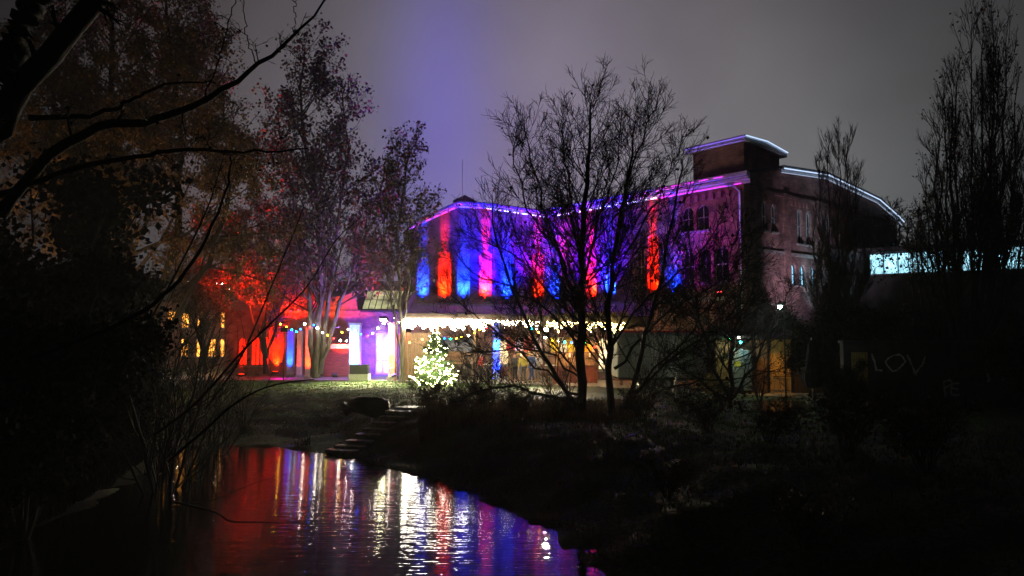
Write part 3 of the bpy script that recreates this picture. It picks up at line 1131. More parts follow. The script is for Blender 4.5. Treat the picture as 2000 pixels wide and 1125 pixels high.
bulb_string([(1038, 641, 'c'), (1052, 648, 'a'), (1065, 658, 'w', 1), (1078, 664, 'y'), (1090, 665, 'w'), (1103, 667, 'c'), (1116, 668, 'b'), (1127, 665, 'y'), (1142, 668, 'g'), (1160, 677, 'r')],
            'string of coloured bulbs hanging behind the bare tree trunk', 41)

# ------------------------------------------------------------------ brick hall on the left with red light
hall = thing('brick_hall', (-13, 50, 0), 'low brick hall lit red and orange with arched windows and a pitched roof', 'building')
hx0 = lambda px, D: (px - 1000) / F * D
HA = ((440 - 1000) / F * 50, 50.0)
HD = Vector((1, 0, 0))
HL = ((793 - 1000) / F * 50) - HA[0]
hops = [(t_at(HA, HD, 500), .62, .7, 2.7, 'arch'), (t_at(HA, HD, 517), .62, .7, 2.7, 'arch'), (t_at(HA, HD, 541), .95, .2, 3.4, 'arch'),
        (t_at(HA, HD, 575), .8, .7, 2.6, 'seg'), (t_at(HA, HD, 660), 1.7, .9, 2.1, 'rect'), (t_at(HA, HD, 748), .95, .1, 2.9, 'rect'), (t_at(HA, HD, 475), .6, .7, 2.6, 'arch')]
_, Wh = wall('front_wall', HA, HD, [(0, -.3), (HL, -.3), (HL, 4.3), (0, 4.3)], hops, .22, M['brick_hall'], hall)
red_g = lit_glass('red_glass', (1, .012, .002), 2.2)
for o in hops[:2] + hops[3:4] + hops[6:]:
    window_in(Wh, o, hall, M['glass'] if o in hops[3:4] else red_g, M['red_wood'], depth=.19)
lamp(hall, 'SPOT', (hx0(541, 50), 50.02, .45), RED, 5200, aim=(0, .07, 1), cone=70)
lamp(hall, 'SPOT', (hx0(541, 50), 49.7, .3), RED, 500, aim=(0, .2, 1), cone=60)
window_in(Wh, hops[4], hall, M['glass'], M['white_paint'], bars=(2, 0))
window_in(Wh, hops[5], hall, lit_glass('door_glass', (1, .85, .9), 1.6), M['white_paint'], bars=(1, 2), name='door')
rr_ = MB()
ex, ey = HA[0] - .3, 49.7
for k in range(2):
    pass
rr_.hexa([(ex, ey, 4.25), (ex + HL + .6, ey, 4.25), (ex + HL + .6, 55, 6.6), (ex, 55, 6.6), (ex, ey, 4.4), (ex + HL + .6, ey, 4.4), (ex + HL + .6, 55, 6.75), (ex, 55, 6.75)])
rr_.hexa([(ex, 60.3, 4.25), (ex + HL + .6, 60.3, 4.25), (ex + HL + .6, 55.01, 6.6), (ex, 55.01, 6.6), (ex, 60.3, 4.4), (ex + HL + .6, 60.3, 4.4), (ex + HL + .6, 55.01, 6.75), (ex, 55.01, 6.75)])
rr_.build('roof', mat('hall_roof', (.30, .16, .12), .8, .4, 4, .5, stretch=(1, 6, 1)), hall)
for xx in (HA[0] + .1, HA[0] + HL - .1):
    sd = MB()
    sd.hexa([(xx - .1, 50.02, -.3), (xx + .1, 50.02, -.3), (xx + .1, 60, -.3), (xx - .1, 60, -.3), (xx - .1, 50.02, 4.2), (xx + .1, 50.02, 4.2), (xx + .1, 60, 4.2), (xx - .1, 60, 4.2)])
    sd.build('side_wall', M['brick_hall'], hall)
# raised orange lit gable piece and lantern with glazed slope
gbk = MB()
x0_, x1_ = P(612, 600, 49.8).x, P(702, 600, 49.8).x
gbk.hexa([(x0_, 49.75, 4.0), (x1_, 49.75, 4.0), (x1_, 50.2, 4.0), (x0_, 50.2, 4.0), (x0_, 49.75, 5.0), (x1_ - .3, 49.75, 5.6), (x1_ - .3, 50.2, 5.6), (x0_, 50.2, 5.0)])
gbk.build('gable_upstand', M['brick_hall'], hall)
sk = MB()
xs0, xs1 = P(703, 600, 49.4).x, P(786, 600, 49.4).x
zs0, zs1 = 4.40, 5.55
sk.hexa([(xs0, 49.4, zs0 - .12), (xs1, 49.4, zs0 - .12), (xs1, 51.4, zs0), (xs0, 51.4, zs0), (xs0 + .05, 49.4, zs0), (xs1 - .05, 49.4, zs0), (xs1 - .05, 51.4, zs1 + .3), (xs0 + .05, 51.4, zs1 + .3)])
lan = sk.build('lantern', M['slate'], hall)
for k in range(6):
    a_ = xs0 + .15 + k * (xs1 - xs0 - .3) / 6
    b_ = a_ + (xs1 - xs0 - .3) / 6 - .07
    for j in range(2):
        f0, f1 = .06 + j * .46, .06 + j * .46 + .42
        y0_, y1_ = 49.4 + 2 * f0, 49.4 + 2 * f1
        z0_, z1_ = zs0 + (zs1 + .3 - zs0) * f0 + .02, zs0 + (zs1 + .3 - zs0) * f1 + .02
        g_ = MB(); g_.hexa([(a_, y0_, z0_), (b_, y0_, z0_), (b_, y1_, z1_), (a_, y1_, z1_), (a_, y0_, z0_ + .03), (b_, y0_, z0_ + .03), (b_, y1_, z1_ + .03), (a_, y1_, z1_ + .03)])
        g_.build('pane', M['skylight_glass'], lan)
# upper dark roof body behind the lantern
ub = MB()
ub.hexa([(xs0 - .4, 51.5, 4), (xs1 + .6, 51.5, 4), (xs1 + .6, 56, 4), (xs0 - .4, 56, 4), (xs0 + .3, 51.5, 6.35), (xs1 + .4, 51.5, 6.15), (xs1 + .4, 56, 6.6), (xs0 + .3, 56, 6.6)])
ub.build('upper_roof', M['slate'], hall)

# pillars of the entrance with their lights


def pillar(px, D, w_, h_, m, label, colr, power, side=0):
    x = (px - 1000) / F * D
    o = thing('pillar', (x, D, 0), label, 'pillar', 'square pillars at the hall entrance')
    mb = MB(); mb.box((x, D, h_ / 2), (w_, w_, h_)); mb.build('shaft', m, o)
    mb = MB(); mb.box((x, D, h_ + .06), (w_ + .14, w_ + .14, .12)); mb.build('capital', M['stone'], o)
    mb = MB(); mb.box((x, D, .1), (w_ + .12, w_ + .12, .2)); mb.build('foot', M['stone'], o)
    lamp(o, 'SPOT', (x + side, D - w_ / 2 - .35, .15), colr, power, aim=(0 - side * .1, .16, 1), cone=48, size=.05)
    return o


pillar(605, 46.5, .36, 3.2, M['plaster'], 'slim pillar lit red and yellow left of the big tree trunk', RED, 4500)
pillar(587, 48.2, .3, 3.0, M['plaster'], 'slim pillar lit deep red behind the lit pillar', RED, 500)
pillar(570, 48.8, .42, 3.0, M['plaster'], 'pillar lit deep blue beside the arched red window', BLUE, 5000)
pillar(695, 47, .62, 3.4, M['white_paint'], 'pale pillar lit cyan blue at the hall entrance', (.01, .28, 1), 6000)
pillar(768, 45.6, .50, 3.4, M['white_paint'], 'pillar lit red and yellow at the left end of the canopy', RED, 16000)

gf = thing('string_pole', P(772, 745, 44.8), 'thin red painted pole at the lawn edge carrying the string lights', 'pole')
mb = MB(); a_ = P(772, 745, 44.8); mb.tube([(a_.x, a_.y, 0), (a_.x, a_.y, 3.6)], .05, 8); mb.build('shaft', M['red_wood'], gf)
mb = MB(); mb.tube([(a_.x - .2, a_.y, 3.55), (a_.x + .2, a_.y, 3.55)], .02, 6); mb.build('crossbar', M['steel'], gf)

hx = lambda px, D: (px - 1000) / F * D
floodlight((hx(541, 49.6), 49.55, .25), (0, .1, 1), RED, 900, 'red floodlight on the paving below the arched windows of the hall', 50)
floodlight((hx(655, 46.5), 46.6, .25), (.0, .62, .9), (1, .07, .004), 4500, 'orange red floodlight on the paving below the hall gable', 50)
floodlight((hx(480, 46), 45.6, .3), (-.10, .04, 1), RED, 32000, 'strong red floodlight on the paving aimed up into the trees', 66)
floodlight((hx(545, 45.8), 46.4, 1.0), (-.05, .2, -1), (1, .0, .45), 260, 'small magenta floodlight low over the paving before the arched windows', 120, scale=.5)
floodlight((hx(556, 44.6), 44.6, 3.1), (-.14, .93, .37), RED, 36000, 'red floodlight on a thin stand aimed over the hall roof', 30)
mb = MB(); mb.tube([(hx(556, 44.6), 44.6, 0), (hx(556, 44.6), 44.6, 2.95)], .03, 6); fs = mb.build('light_stand', M['black_paint']); tag(fs, 'thin black stand carrying the red roof floodlight', 'stand')
floodlight((hx(720, 46.6), 46.4, .25), (.0, .8, .5), (.10, .02, 1), 5000, 'blue violet floodlight on the paving in front of the hall entrance', 120)
floodlight((hx(750, 44.9), 44.9, 3.75), (-.16, -.46, -.9), (1, .97, .50), 15000, 'glaring white floodlight at the left end of the canopy aimed at the lawn', 88, vis=60, scale=1.3)
floodlight((hx(770, 44), 44.2, .35), (-.42, -.02, 1), (.42, .12, 1), 5200, 'violet floodlight in the grass aimed up into the tall tree', 95)  # added lamp, gives the tall tree its violet tint
floodlight((hx(1066, 42.4), 42.2, 3.1), (-.30, -.92, -.30), (1, .80, .55), 6000, 'warm white floodlight under the canopy aimed down at the river bank', 84, vis=20, scale=.8)
floodlight((hx(1625, 40.2), 39.9, 3.4), (.15, .55, .75), (.45, .8, 1), 700, 'pale cyan floodlight behind the shed aimed at the lit arched windows', 80, vis=2, scale=.6)
floodlight((hx(1560, 36.6), 36.6, 3.3), (.38, .62, .62), (.85, .66, .95), 1000, 'pale violet floodlight on the shed roof aimed at the gable end', 85, vis=2, scale=.6)
floodlight((hx(660, 46.2), 46.2, 3.3), (.12, .25, -1), (.5, .2, 1), 700, 'violet floodlight hanging above the hall paving', 140, scale=.6)

# white counter under the wide window
ct = thing('service_counter', (hx(660, 48), 48, 0), 'white counter shelf under the wide window of the hall', 'counter')
mb = MB(); mb.box((hx(660, 48), 48.6, 2.02), (2.1, .5, .3)); mb.build('top', M['white_paint'], ct)
mb = MB(); mb.box((hx(660, 48), 48.7, .95), (1.9, .3, 1.8)); mb.build('front', M['red_wood'], ct)
sp = thing('loudspeaker', (hx(704, 45), 45, 0), 'black loudspeaker box on a low white plinth before the blue lit pillar', 'loudspeaker')
mb = MB(); mb.box((hx(704, 45), 45, .70), (1.1, .6, .56)); mb.build('cabinet', M['black_paint'], sp)
mb = MB(); mb.box((hx(704, 45) - .56, 44.98, .70), (.015, .5, .48)); mb.build('side_panel', M['red_cloth'], sp)
mb = MB(); mb.tube([(hx(704, 45), 44.69, .7), (hx(704, 45), 44.675, .7)], .22, 14); mb.build('cone', M['rubber'], sp)
mb = MB(); mb.box((hx(704, 45), 45, .22), (1.2, .7, .38)); mb.build('plinth', M['white_paint'], sp)

# ------------------------------------------------------------------ wooden board wall right of the pole
bw = thing('board_wall', (hx(806, 45.4), 45.4, 0), 'wall of upright brown boards between the red pole and the lit fir tree', 'wall')
for k in range(9):
    x = hx(784, 45.4) + k * .22
    mb = MB(); mb.box((x, 45.4 + .012 * (k % 2), 1.45), (.2, .03, 2.9 + .02 * (k % 3))); mb.build('board', M['wood'], bw)
for z in (.5, 2.7):
    mb = MB(); mb.box((hx(784, 45.4) + .88, 45.45, z), (2.0, .05, .1)); mb.build('rail', M['wood'], bw)


# ------------------------------------------------------------------ market stalls
def stall(px, D, w_, h_, counter_m, awn_m, awn2, label, warm=60, colr=WARM):
    x = hx(px, D)
    o = thing('market_stall', (x, D, 0), label, 'market stall', 'market stalls under the canopy')
    for sx in (-1, 1):
        for sy in (0, 1):
            mb = MB(); mb.box((x + sx * (w_ / 2 - .05), D + sy * 1.4, h_ / 2), (.08, .08, h_)); mb.build('post', M['wood'], o)
    n = max(4, int(w_ / .22))
    for k in range(n):
        a_ = x - w_ / 2 + k * w_ / n
        mb = MB(); mb.box((a_ + w_ / n / 2, D - .03, .52), (w_ / n - .012, .03, .95)); mb.build('board', counter_m, o)
    mb = MB(); mb.box((x, D + .12, 1.03), (w_ + .16, .5, .05)); mb.build('counter_top', M['wood'], o)
    ns = max(3, int(w_ / .4))
    for k in range(ns):
        a_ = x - w_ / 2 - .1 + k * (w_ + .2) / ns
        b_ = a_ + (w_ + .2) / ns - .004
        mb = MB()
        mb.hexa([(a_, D - .55, h_ - .3), (b_, D - .55, h_ - .3), (b_, D + 1.5, h_ + .25), (a_, D + 1.5, h_ + .25),
                 (a_, D - .55, h_ - .27), (b_, D - .55, h_ - .27), (b_, D + 1.5, h_ + .28), (a_, D + 1.5, h_ + .28)])
        mb.hexa([(a_, D - .56, h_ - .52), (b_, D - .56, h_ - .52), (b_, D - .54, h_ - .52), (a_, D - .54, h_ - .52),
                 (a_, D - .56, h_ - .28), (b_, D - .56, h_ - .28), (b_, D - .54, h_ - .28), (a_, D - .54, h_ - .28)])
        mb.build('awning_strip', awn_m if k % 2 == 0 else awn2, o)
    mb = MB(); mb.box((x, D + 1.42, 1.3), (w_ - .1, .04, 2.2)); mb.build('back_panel', M['wood'], o)
    for z in (1.45, 1.8):
        mb = MB(); mb.box((x, D + 1.3, z), (w_ - .3, .22, .03)); mb.build('shelf', M['wood'], o)
    mb = MB(); mb.tube([(x, D + .4, h_ - .22), (x, D + .4, h_ - .3)], [.02, .09], 8); mb.build('lamp_shade', M['black_paint'], o)
    Vb, Fb = balls([(0, .4, h_ - .33)], .05)
    link('bulb', mesh_np('bulb', Vb, [(Fb, 0)], [glob['w']]), o)
    lamp(o, 'POINT', (x, D + .3, h_ - .45), colr, warm, size=.06)
    return o


s1 = stall(1023, 44.6, 1.9, 2.35, M['wood'], M['red_cloth'], M['pink_cloth'], 'small market stall with a red and pink awning behind the people', 90)
s2 = stall(1122, 42.6, 2.6, 2.35, M['red_wood'], M['yellow_cloth'], M['white_paint'], 'market stall with a dark red board front and warm light behind the bare tree', 170, (1, .55, .25))
s3 = stall(890, 45.5, 2.0, 2.3, M['dark_wood'], M['grey_cloth'], M['grey_cloth'], 'dark market stall under the canopy right of the lit fir tree', 25, (1, .6, .4))
floodlight((hx(1160, 41), 41.2, 3.15), (-.3, .6, -.5), (1, .22, .06), 160, 'orange red floodlight under the canopy fascia above the stalls', 130, scale=.6)

# jars and boxes on the stall shelves
jar = None
for (st, px, D, w_) in ((s1, 1023, 44.6, 1.9), (s2, 1122, 42.6, 2.6)):
    for z in (1.465, 1.815):
        for k in range(6):
            x = hx(px, D) - w_ / 2 + .3 + k * (w_ - .6) / 5
            mb = MB(); hh = .12 + .05 * ((k * 7) % 3)
            mb.tube([(x, D + 1.3, z), (x, D + 1.3, z + hh), (x, D + 1.3, z + hh + .02)], [.05, .05, .03], 8)
            o = mb.build('jar', [M['white_paint'], M['red_cloth'], M['gold_wood']][(k + int(z)) % 3])
            where = 'upper' if z > 1.6 else 'lower'
            stn = 'red awning stall' if st is s1 else 'yellow awning stall'
            colr_ = ['white', 'red', 'golden'][(k + int(z)) % 3]
            tag(o, f'small {colr_} jar, {["leftmost", "second from left", "third from left", "third from right", "second from right", "rightmost"][k]} on the {where} shelf of the {stn}', 'jar', f'jars on the shelves of the {stn}')

# post wrapped in blue lights, in front of the canopy
bpst = thing('lit_post', (hx(970, 42.4), 42.4, 0), 'post wrapped in blue lights in front of the canopy', 'post')
mb = MB(); mb.box((hx(970, 42.4), 42.4, 1.75), (.34, .34, 3.5)); mb.build('shaft', M['plaster'], bpst)
ptsb = []
for i in range(150):
    f = i / 150
    a_ = f * 2 * PI * 11
    ptsb.append((hx(970, 42.4) + .22 * math.cos(a_), 42.4 + .22 * math.sin(a_), .15 + f * 3.3))
mb = MB(); mb.tube(ptsb, .006, 3, cap=False); mb.build('wire', M['black_paint'], bpst)
Vb, Fb = balls(np.array(ptsb)[::2] - np.array([hx(970, 42.4), 42.4, 0]), .024)
tag(link('bulbs', mesh_np('bulbs', Vb, [(Fb, 0)], [emit('blue_wrap', (.04, .12, 1), 7)]), bpst), kind='stuff')
lamp(bpst, 'SPOT', (hx(970, 42.4), 41.9, .1), BLUE, 6000, aim=(0, .14, 1), cone=45)
lamp(bpst, 'SPOT', (hx(970, 42.4), 41.8, 2.4), (.01, .3, 1), 500, aim=(0, .6, -.2), cone=70)

# ------------------------------------------------------------------ people (continuous skinned bodies)


def skin_mesh(name, verts, edges, radii, mtl, parent, sub=1):
    me = bpy.data.meshes.new(name)
    me.from_pydata(verts, edges, [])
    o = bpy.data.objects.new(name, me)
    COL.objects.link(o)
    sk_ = o.modifiers.new('skin', 'SKIN')
    sk_.use_smooth_shade = True
    for i, r in enumerate(radii):
        me.skin_vertices[0].data[i].radius = (r, r) if not hasattr(r, '__len__') else r
    me.skin_vertices[0].data[0].use_root = True
    if sub:
        s_ = o.modifiers.new('subdivision', 'SUBSURF')
        s_.levels = sub
        s_.render_levels = sub
    dg = bpy.context.evaluated_depsgraph_get()
    new = bpy.data.meshes.new_from_object(o.evaluated_get(dg))
    new.name = name
    bpy.data.objects.remove(o)
    new.materials.clear()
    new.materials.append(mtl)
    return link(name, new, parent)


def person(loc, rz, label, top, legs, seed, hgt=1.75, hat=None):
    r_ = random.Random(seed)
    o = thing('person', loc, label, 'person', 'people standing at the stalls')
    o.rotation_euler = (0, 0, rz)
    s = hgt / 1.75
    st = r_.uniform(-.05, .08)
    v, e, rad = [], [], []

    def add(p, r, par=None):
        v.append((p[0] * s, p[1] * s, p[2] * s))
        rad.append(r * s if not hasattr(r, '__len__') else (r[0] * s, r[1] * s))
        if par is not None:
            e.append((par, len(v) - 1))
        return len(v) - 1
    pel = add((0, 0, .95), .12)
    wai = add((0, 0, 1.10), .11, pel)
    chs = add((0, .01, 1.30), .13, wai)
    nck = add((0, 0, 1.48), .055, chs)
    hd1 = add((0, -.01, 1.58), .075, nck)
    hd2 = add((0, -.015, 1.68), .085, hd1)
    add((0, -.12, 1.61), .018, hd1)
    for sx in (-1, 1):
        kn = add((sx * .10, -.02 - sx * st, .50), .062, add((sx * .10, 0, .86), .088, pel))
        an_ = add((sx * .11, .01 + sx * st, .10), .042, kn)
        add((sx * .12, -.15, .05), .035, an_)
        sh = add((sx * .19, 0, 1.42), .058, chs)
        el_ = add((sx * .26, .02, 1.14), .044, sh)
        fold = r_.random() < .6
        wr = add((sx * .20, -.16, 1.10) if fold else (sx * .27, -.06, .90), .030, el_)
        hx_, hy, hz = (sx * .14, -.24, 1.13) if fold else (sx * .265, -.09, .81)
        hn = add((hx_, hy, hz), .030, wr)
        d = Vector((hx_, hy, hz)) - Vector(v[wr]) / s
        d.normalize()
        sd_ = Vector((0, 1, 0)) if not fold else Vector((0, 0, 1))
        for q_ in range(4):
            bb_ = Vector((hx_, hy, hz)) + d * .03 + sd_ * (q_ - 1.5) * .02
            f1 = add(bb_, .009, hn)
            add(bb_ + d * (.05 + .01 * (q_ in (1, 2))) + Vector((0, -.012, 0)), .007, f1)
        th_ = add(Vector((hx_, hy, hz)) - sd_ * .035 + d * .01, .010, hn)
        add(Vector((hx_, hy, hz)) - sd_ * .05 + d * .045, .008, th_)
    skin_mesh('body', v, e, rad, M['skin'], o)
    # jacket and trousers as shells over the body
    jv = [(0, 0, .86), (0, 0, 1.10), (0, .01, 1.30), (0, 0, 1.45)]
    je = [(0, 1), (1, 2), (2, 3)]
    jr = [.155, .145, .165, .085]
    for sx, (sh_i, w_i) in ((-1, (None, None)), (1, (None, None))):
        pass
    arm = [i for i in range(len(v)) if False]
    # arm points re-read from the body skeleton
    base = 7
    per = (len(v) - 7) // 2
    for k in range(2):
        b0 = base + per * k
        shd, elb, wri = b0 + 4, b0 + 5, b0 + 6
        n0 = len(jv)
        for i_, rr in ((shd, .08), (elb, .062), (wri, .048)):
            jv.append(tuple(c / s for c in v[i_]))
            jr.append(rr)
        je += [(2, n0), (n0, n0 + 1), (n0 + 1, n0 + 2)]
    skin_mesh('jacket', [tuple(c * s for c in p) for p in jv], je, [r * s for r in jr], top, o)
    tv = [(0, 0, .93)]
    tr_ = [.135]
    te = []
    for k in range(2):
        b0 = base + per * k
        n0 = len(tv)
        for i_, rr in ((b0, .100), (b0 + 1, .076), (b0 + 2, .060)):
            p = [c / s for c in v[i_]]
            if i_ == b0 + 2:
                p[2] += .03
            tv.append(tuple(p)); tr_.append(rr)
        te += [(0, n0), (n0, n0 + 1), (n0 + 1, n0 + 2)]
    skin_mesh('trousers', [tuple(c * s for c in p) for p in tv], te, [r * s for r in tr_], legs, o)
    hv = [(0, .03 * s, 1.66 * s), (0, 0, 1.74 * s)]
    skin_mesh('hat' if hat else 'hair', hv, [(0, 1)], [.10 * s, .085 * s], hat or M['hair'], o)
    for k in range(2):
        b0 = base + per * k
        p, q_ = Vector(v[b0 + 2]), Vector(v[b0 + 3])
        skin_mesh('shoe', [tuple(p - Vector((0, -.03, .05))), tuple(q_)], [(0, 1)], [.052, .045], M['rubber'], o, 1)
    return o


person((hx(1022, 42.6), 42.6, .03), PI * .1 + PI, 'person in a yellow jacket standing before the red awning', M['yellow_cloth'], M['grey_cloth'], 1)
person((hx(1038, 42.9), 42.9, .03), PI * .8, 'person in a dark blue coat standing right of the yellow jacket', M['navy_cloth'], M['navy_cloth'], 2, 1.78)
person((hx(1006, 43.2), 43.2, .03), PI * 1.2, 'person in a dark grey coat standing left of the yellow jacket', M['grey_cloth'], M['black_cloth'], 3, 1.7, M['grey_cloth'])
person((hx(1050, 44.0), 43.6, .03), -.4, 'person in a pale grey jacket at the right edge of the group', M['grey_paint'], M['grey_cloth'], 4, 1.68)
person((hx(940, 43.8), 43.4, .03), PI * .6, 'person in a red jacket in the shade left of the blue lit post', M['red_cloth'], M['black_cloth'], 6, 1.72)

# bistro tables
for i, (px, D, lb) in enumerate(((1075, 41.6, 'round high table between the people and the dark red stall'), (955, 42.8, 'round high table left of the blue lit post'))):
    x = hx(px, D)
    o = thing('high_table', (x, D, .03), lb, 'table', 'high tables in the yard')
    mb = MB(); mb.tube([(x, D, 1.08), (x, D, 1.11)], .34, 16); mb.build('table_top', M['white_paint'], o)
    mb = MB(); mb.tube([(x, D, .05), (x, D, 1.08)], .03, 8); mb.build('leg', M['steel'], o)
    mb = MB(); mb.tube([(x, D, .03), (x, D, .06)], [.26, .2], 14); mb.build('base', M['black_paint'], o)

# ------------------------------------------------------------------ grey trailer right of the bare tree
TD = 37.5
tx0, tx1 = hx(1205, TD), hx(1385, TD)
tr = thing('box_trailer', ((tx0 + tx1) / 2, TD, 0), 'long grey box trailer with a red trim line parked right of the bare tree', 'trailer')
mb = MB(); mb.box(((tx0 + tx1) / 2, TD + 1.1, 1.78), (tx1 - tx0, 2.2, 2.3)); mb.build('body', M['grey_paint'], tr, bevel=.05)
nP = 6
for k in range(nP):
    a_ = tx0 + .06 + k * (tx1 - tx0 - .12) / nP
    mb = MB(); mb.box((a_ + (tx1 - tx0 - .12) / nP / 2, TD - .012, 1.75), ((tx1 - tx0 - .12) / nP - .04, .03, 2.1)); mb.build('side_panel', M['grey_paint'], tr)
mb = MB(); mb.box(((tx0 + tx1) / 2, TD - .03, 2.97), (tx1 - tx0 + .06, .08, .08)); mb.build('trim', M['red_cloth'], tr)
mb = MB(); mb.bar((tx0 + .1, TD + .4, .56), (tx1 - .1, TD + .4, .56), .1, .14); mb.bar((tx0 + .1, TD + 1.8, .56), (tx1 - .1, TD + 1.8, .56), .1, .14)
mb.bar((tx1, TD + 1.1, .55), (tx1 + 1.1, TD + 1.1, .5), .08, .08); mb.build('chassis', M['black_paint'], tr)
for xx in (tx0 + 1.7, tx0 + 2.5):
    for yy in (TD + .12, TD + 2.05):
        mb = MB(); mb.tube([(xx, yy - .1, .35), (xx, yy + .1, .35)], .33, 18); wh = mb.build('wheel', M['rubber'], tr)
        mb = MB(); mb.tube([(xx, yy - .115, .35), (xx, yy + .09, .35)], .17, 14); mb.build('rim', M['steel'], wh)
# fallen white kerb lights visible under the trailer
ls = thing('step_light', (hx(1268, 36.6), 39.9, .03), 'low yellowish strip lamp glowing on the ground under the trailer', 'lamp')
mb = MB(); mb.box((hx(1268, 39.9), 39.9, .16), (1.5, .08, .12)); mb.build('diffuser', emit('strip_yellow', (.85, .8, .45), 1.3), ls)
mb = MB(); mb.box((hx(1268, 39.9), 39.95, .08), (1.6, .14, .1)); mb.build('housing', M['steel'], ls)

# folding ladder before the trailer
ld = thing('step_ladder', P(1330, 790, 32.5), 'thin metal step ladder standing open in front of the trailer', 'ladder')
g0 = gz(hx(1330, 32.5), 32.5)
for (xa, xb, yy) in ((1316, 1322, 32.5), (1344, 1336, 32.5), (1310, 1322, 33.6), (1350, 1336, 33.6)):
    mb = MB(); mb.bar((hx(xa, yy), yy, g0), (hx(xb, 33), 33, g0 + 1.25), .035, .05); mb.build('rail', M['steel'], ld)
for k in range(4):
    f = (k + .6) / 4.4
    xa, xb = hx(1316 + 6 * f, 32.5), hx(1344 - 8 * f, 32.5)
    yy = 32.5 + .5 * f
    mb = MB(); mb.box(((xa + xb) / 2, yy, g0 + 1.25 * f), (xb - xa, .09, .03)); mb.build('step', M['steel'], ld)

# ------------------------------------------------------------------ sheds on the right
sh = thing('timber_shed', (hx(1530, 35.5), 35.5, 0), 'low timber shed with golden lit doors and a flat dark roof', 'shed')
SD = 35.5
sx0, sx1 = hx(1398, SD), hx(1665, SD)
mb = MB(); mb.box(((sx0 + sx1) / 2, SD + 2.2, 1.3), (sx1 - sx0 - .1, 4.0, 2.6)); mb.build('core', M['dark_wood'], sh)
mb = MB(); mb.hexa([(sx0 - .4, SD - .5, 2.62), (sx1 + .4, SD - .5, 2.62), (sx1 + .4, SD + 4.5, 2.9), (sx0 - .4, SD + 4.5, 2.9),
                    (sx0 - .4, SD - .5, 2.78), (sx1 + .4, SD - .5, 2.78), (sx1 + .4, SD + 4.5, 3.06), (sx0 - .4, SD + 4.5, 3.06)])
mb.build('roof', M['slate'], sh)
x = sx0
k = 0
R_ = random.Random(3)
while x < sx1 - .05:
    px = x / SD * F + 1000
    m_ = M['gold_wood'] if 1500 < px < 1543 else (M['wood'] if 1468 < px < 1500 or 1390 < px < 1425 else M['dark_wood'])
    mb = MB(); mb.box((x + .11, SD + .14 - .012 * R_.random(), 1.3), (.205, .03, 2.55)); mb.build('plank', m_, sh)
    x += .215
    k += 1
for px in (1500, 1545):
    mb = MB(); mb.box((hx(px, SD), SD + .09, 1.3), (.08, .08, 2.5)); mb.build('door_post', M['black_paint'], sh)
for z in (.9, 1.9):
    mb = MB(); mb.box((hx(1522, SD), SD + .10, z), (1.05, .03, .09)); mb.build('door_rail', M['gold_wood'], sh)

for i, (px, w_, h0, h1, mm, lb) in enumerate(((1438, .62, .35, 2.15, M['grey_green'], 'grey green metal cabinet with a yellow label by the shed'), (1458, .40, .2, 2.1, M['grey_green'], 'narrower grey green metal cabinet without label by the shed'))):
    o = thing('metal_cabinet', (hx(px, 34.9), 34.9, .03), lb, 'cabinet', 'metal cabinets against the shed')
    x = hx(px, 34.9)
    mb = MB(); mb.box((x, 35.1, (h0 + h1) / 2), (w_, .4, h1 - h0)); mb.build('body', mm, o, bevel=.02)
    mb = MB(); mb.box((x, 34.89, (h0 + h1) / 2), (w_ - .08, .02, h1 - h0 - .1)); mb.build('door', mm, o)
    mb = MB(); mb.box((x + w_ * .32, 34.865, (h0 + h1) / 2), (.03, .03, .14)); mb.build('handle', M['steel'], o)
    for sx in (-1, 1):
        mb = MB(); mb.box((x + sx * (w_ / 2 - .05), 35.1, h0 / 2), (.05, .3, h0)); mb.build('leg', M['black_paint'], o)
    if i == 0:
        mb = MB(); mb.box((x, 34.872, 1.45), (.3, .012, .24)); mb.build('label_plate', M['yellow_label'], o)

# small orange lit panel stack left of cabinets
for (a_, b_, c_, d_, lb) in ((1400, 1422, 705, 735, 'orange brown board leaning on the left end of the shed'), (1376, 1398, 733, 755, 'smaller orange brown board leaning by the trailer drawbar')):
    p0, p1 = P(a_, d_, 34.6), P(b_, c_, 34.6)
    mb = MB(); mb.box(((p0.x + p1.x) / 2, 34.6, (p0.z + p1.z) / 2 - .1), (p1.x - p0.x, .05, p1.z - p0.z + .4), rx=-.15)
    o = mb.build('leaning_board', M['gold_wood']); tag(o, lb, 'board')

# metal rail crate
rc = thing('metal_crate', P(1520, 760, 34), 'small open metal crate frame in front of the golden doors', 'crate')
x0_, x1_, z0_, z1_ = hx(1507, 34), hx(1537, 34), .25, .8
mb = MB()
for yy in (33.8, 34.3):
    for z in (z0_, z1_):
        mb.tube([(x0_, yy, z), (x1_, yy, z)], .018, 5)
for z in (z0_, z1_):
    for xx in (x0_, x1_):
        mb.tube([(xx, 33.8, z), (xx, 34.3, z)], .018, 5)
mb.build('frame', M['steel'], rc)
for k in range(6):
    xx = x0_ + (x1_ - x0_) * k / 5
    mb = MB(); mb.tube([(xx, 33.8, .05 if k in (0, 5) else z0_), (xx, 33.8, z1_)], .014, 5); mb.build('bar', M['steel'], rc)
mb = MB(); mb.box(((x0_ + x1_) / 2, 34.05, z0_ + .02), (x1_ - x0_, .5, .02)); mb.build('tray', M['dark_wood'], rc)

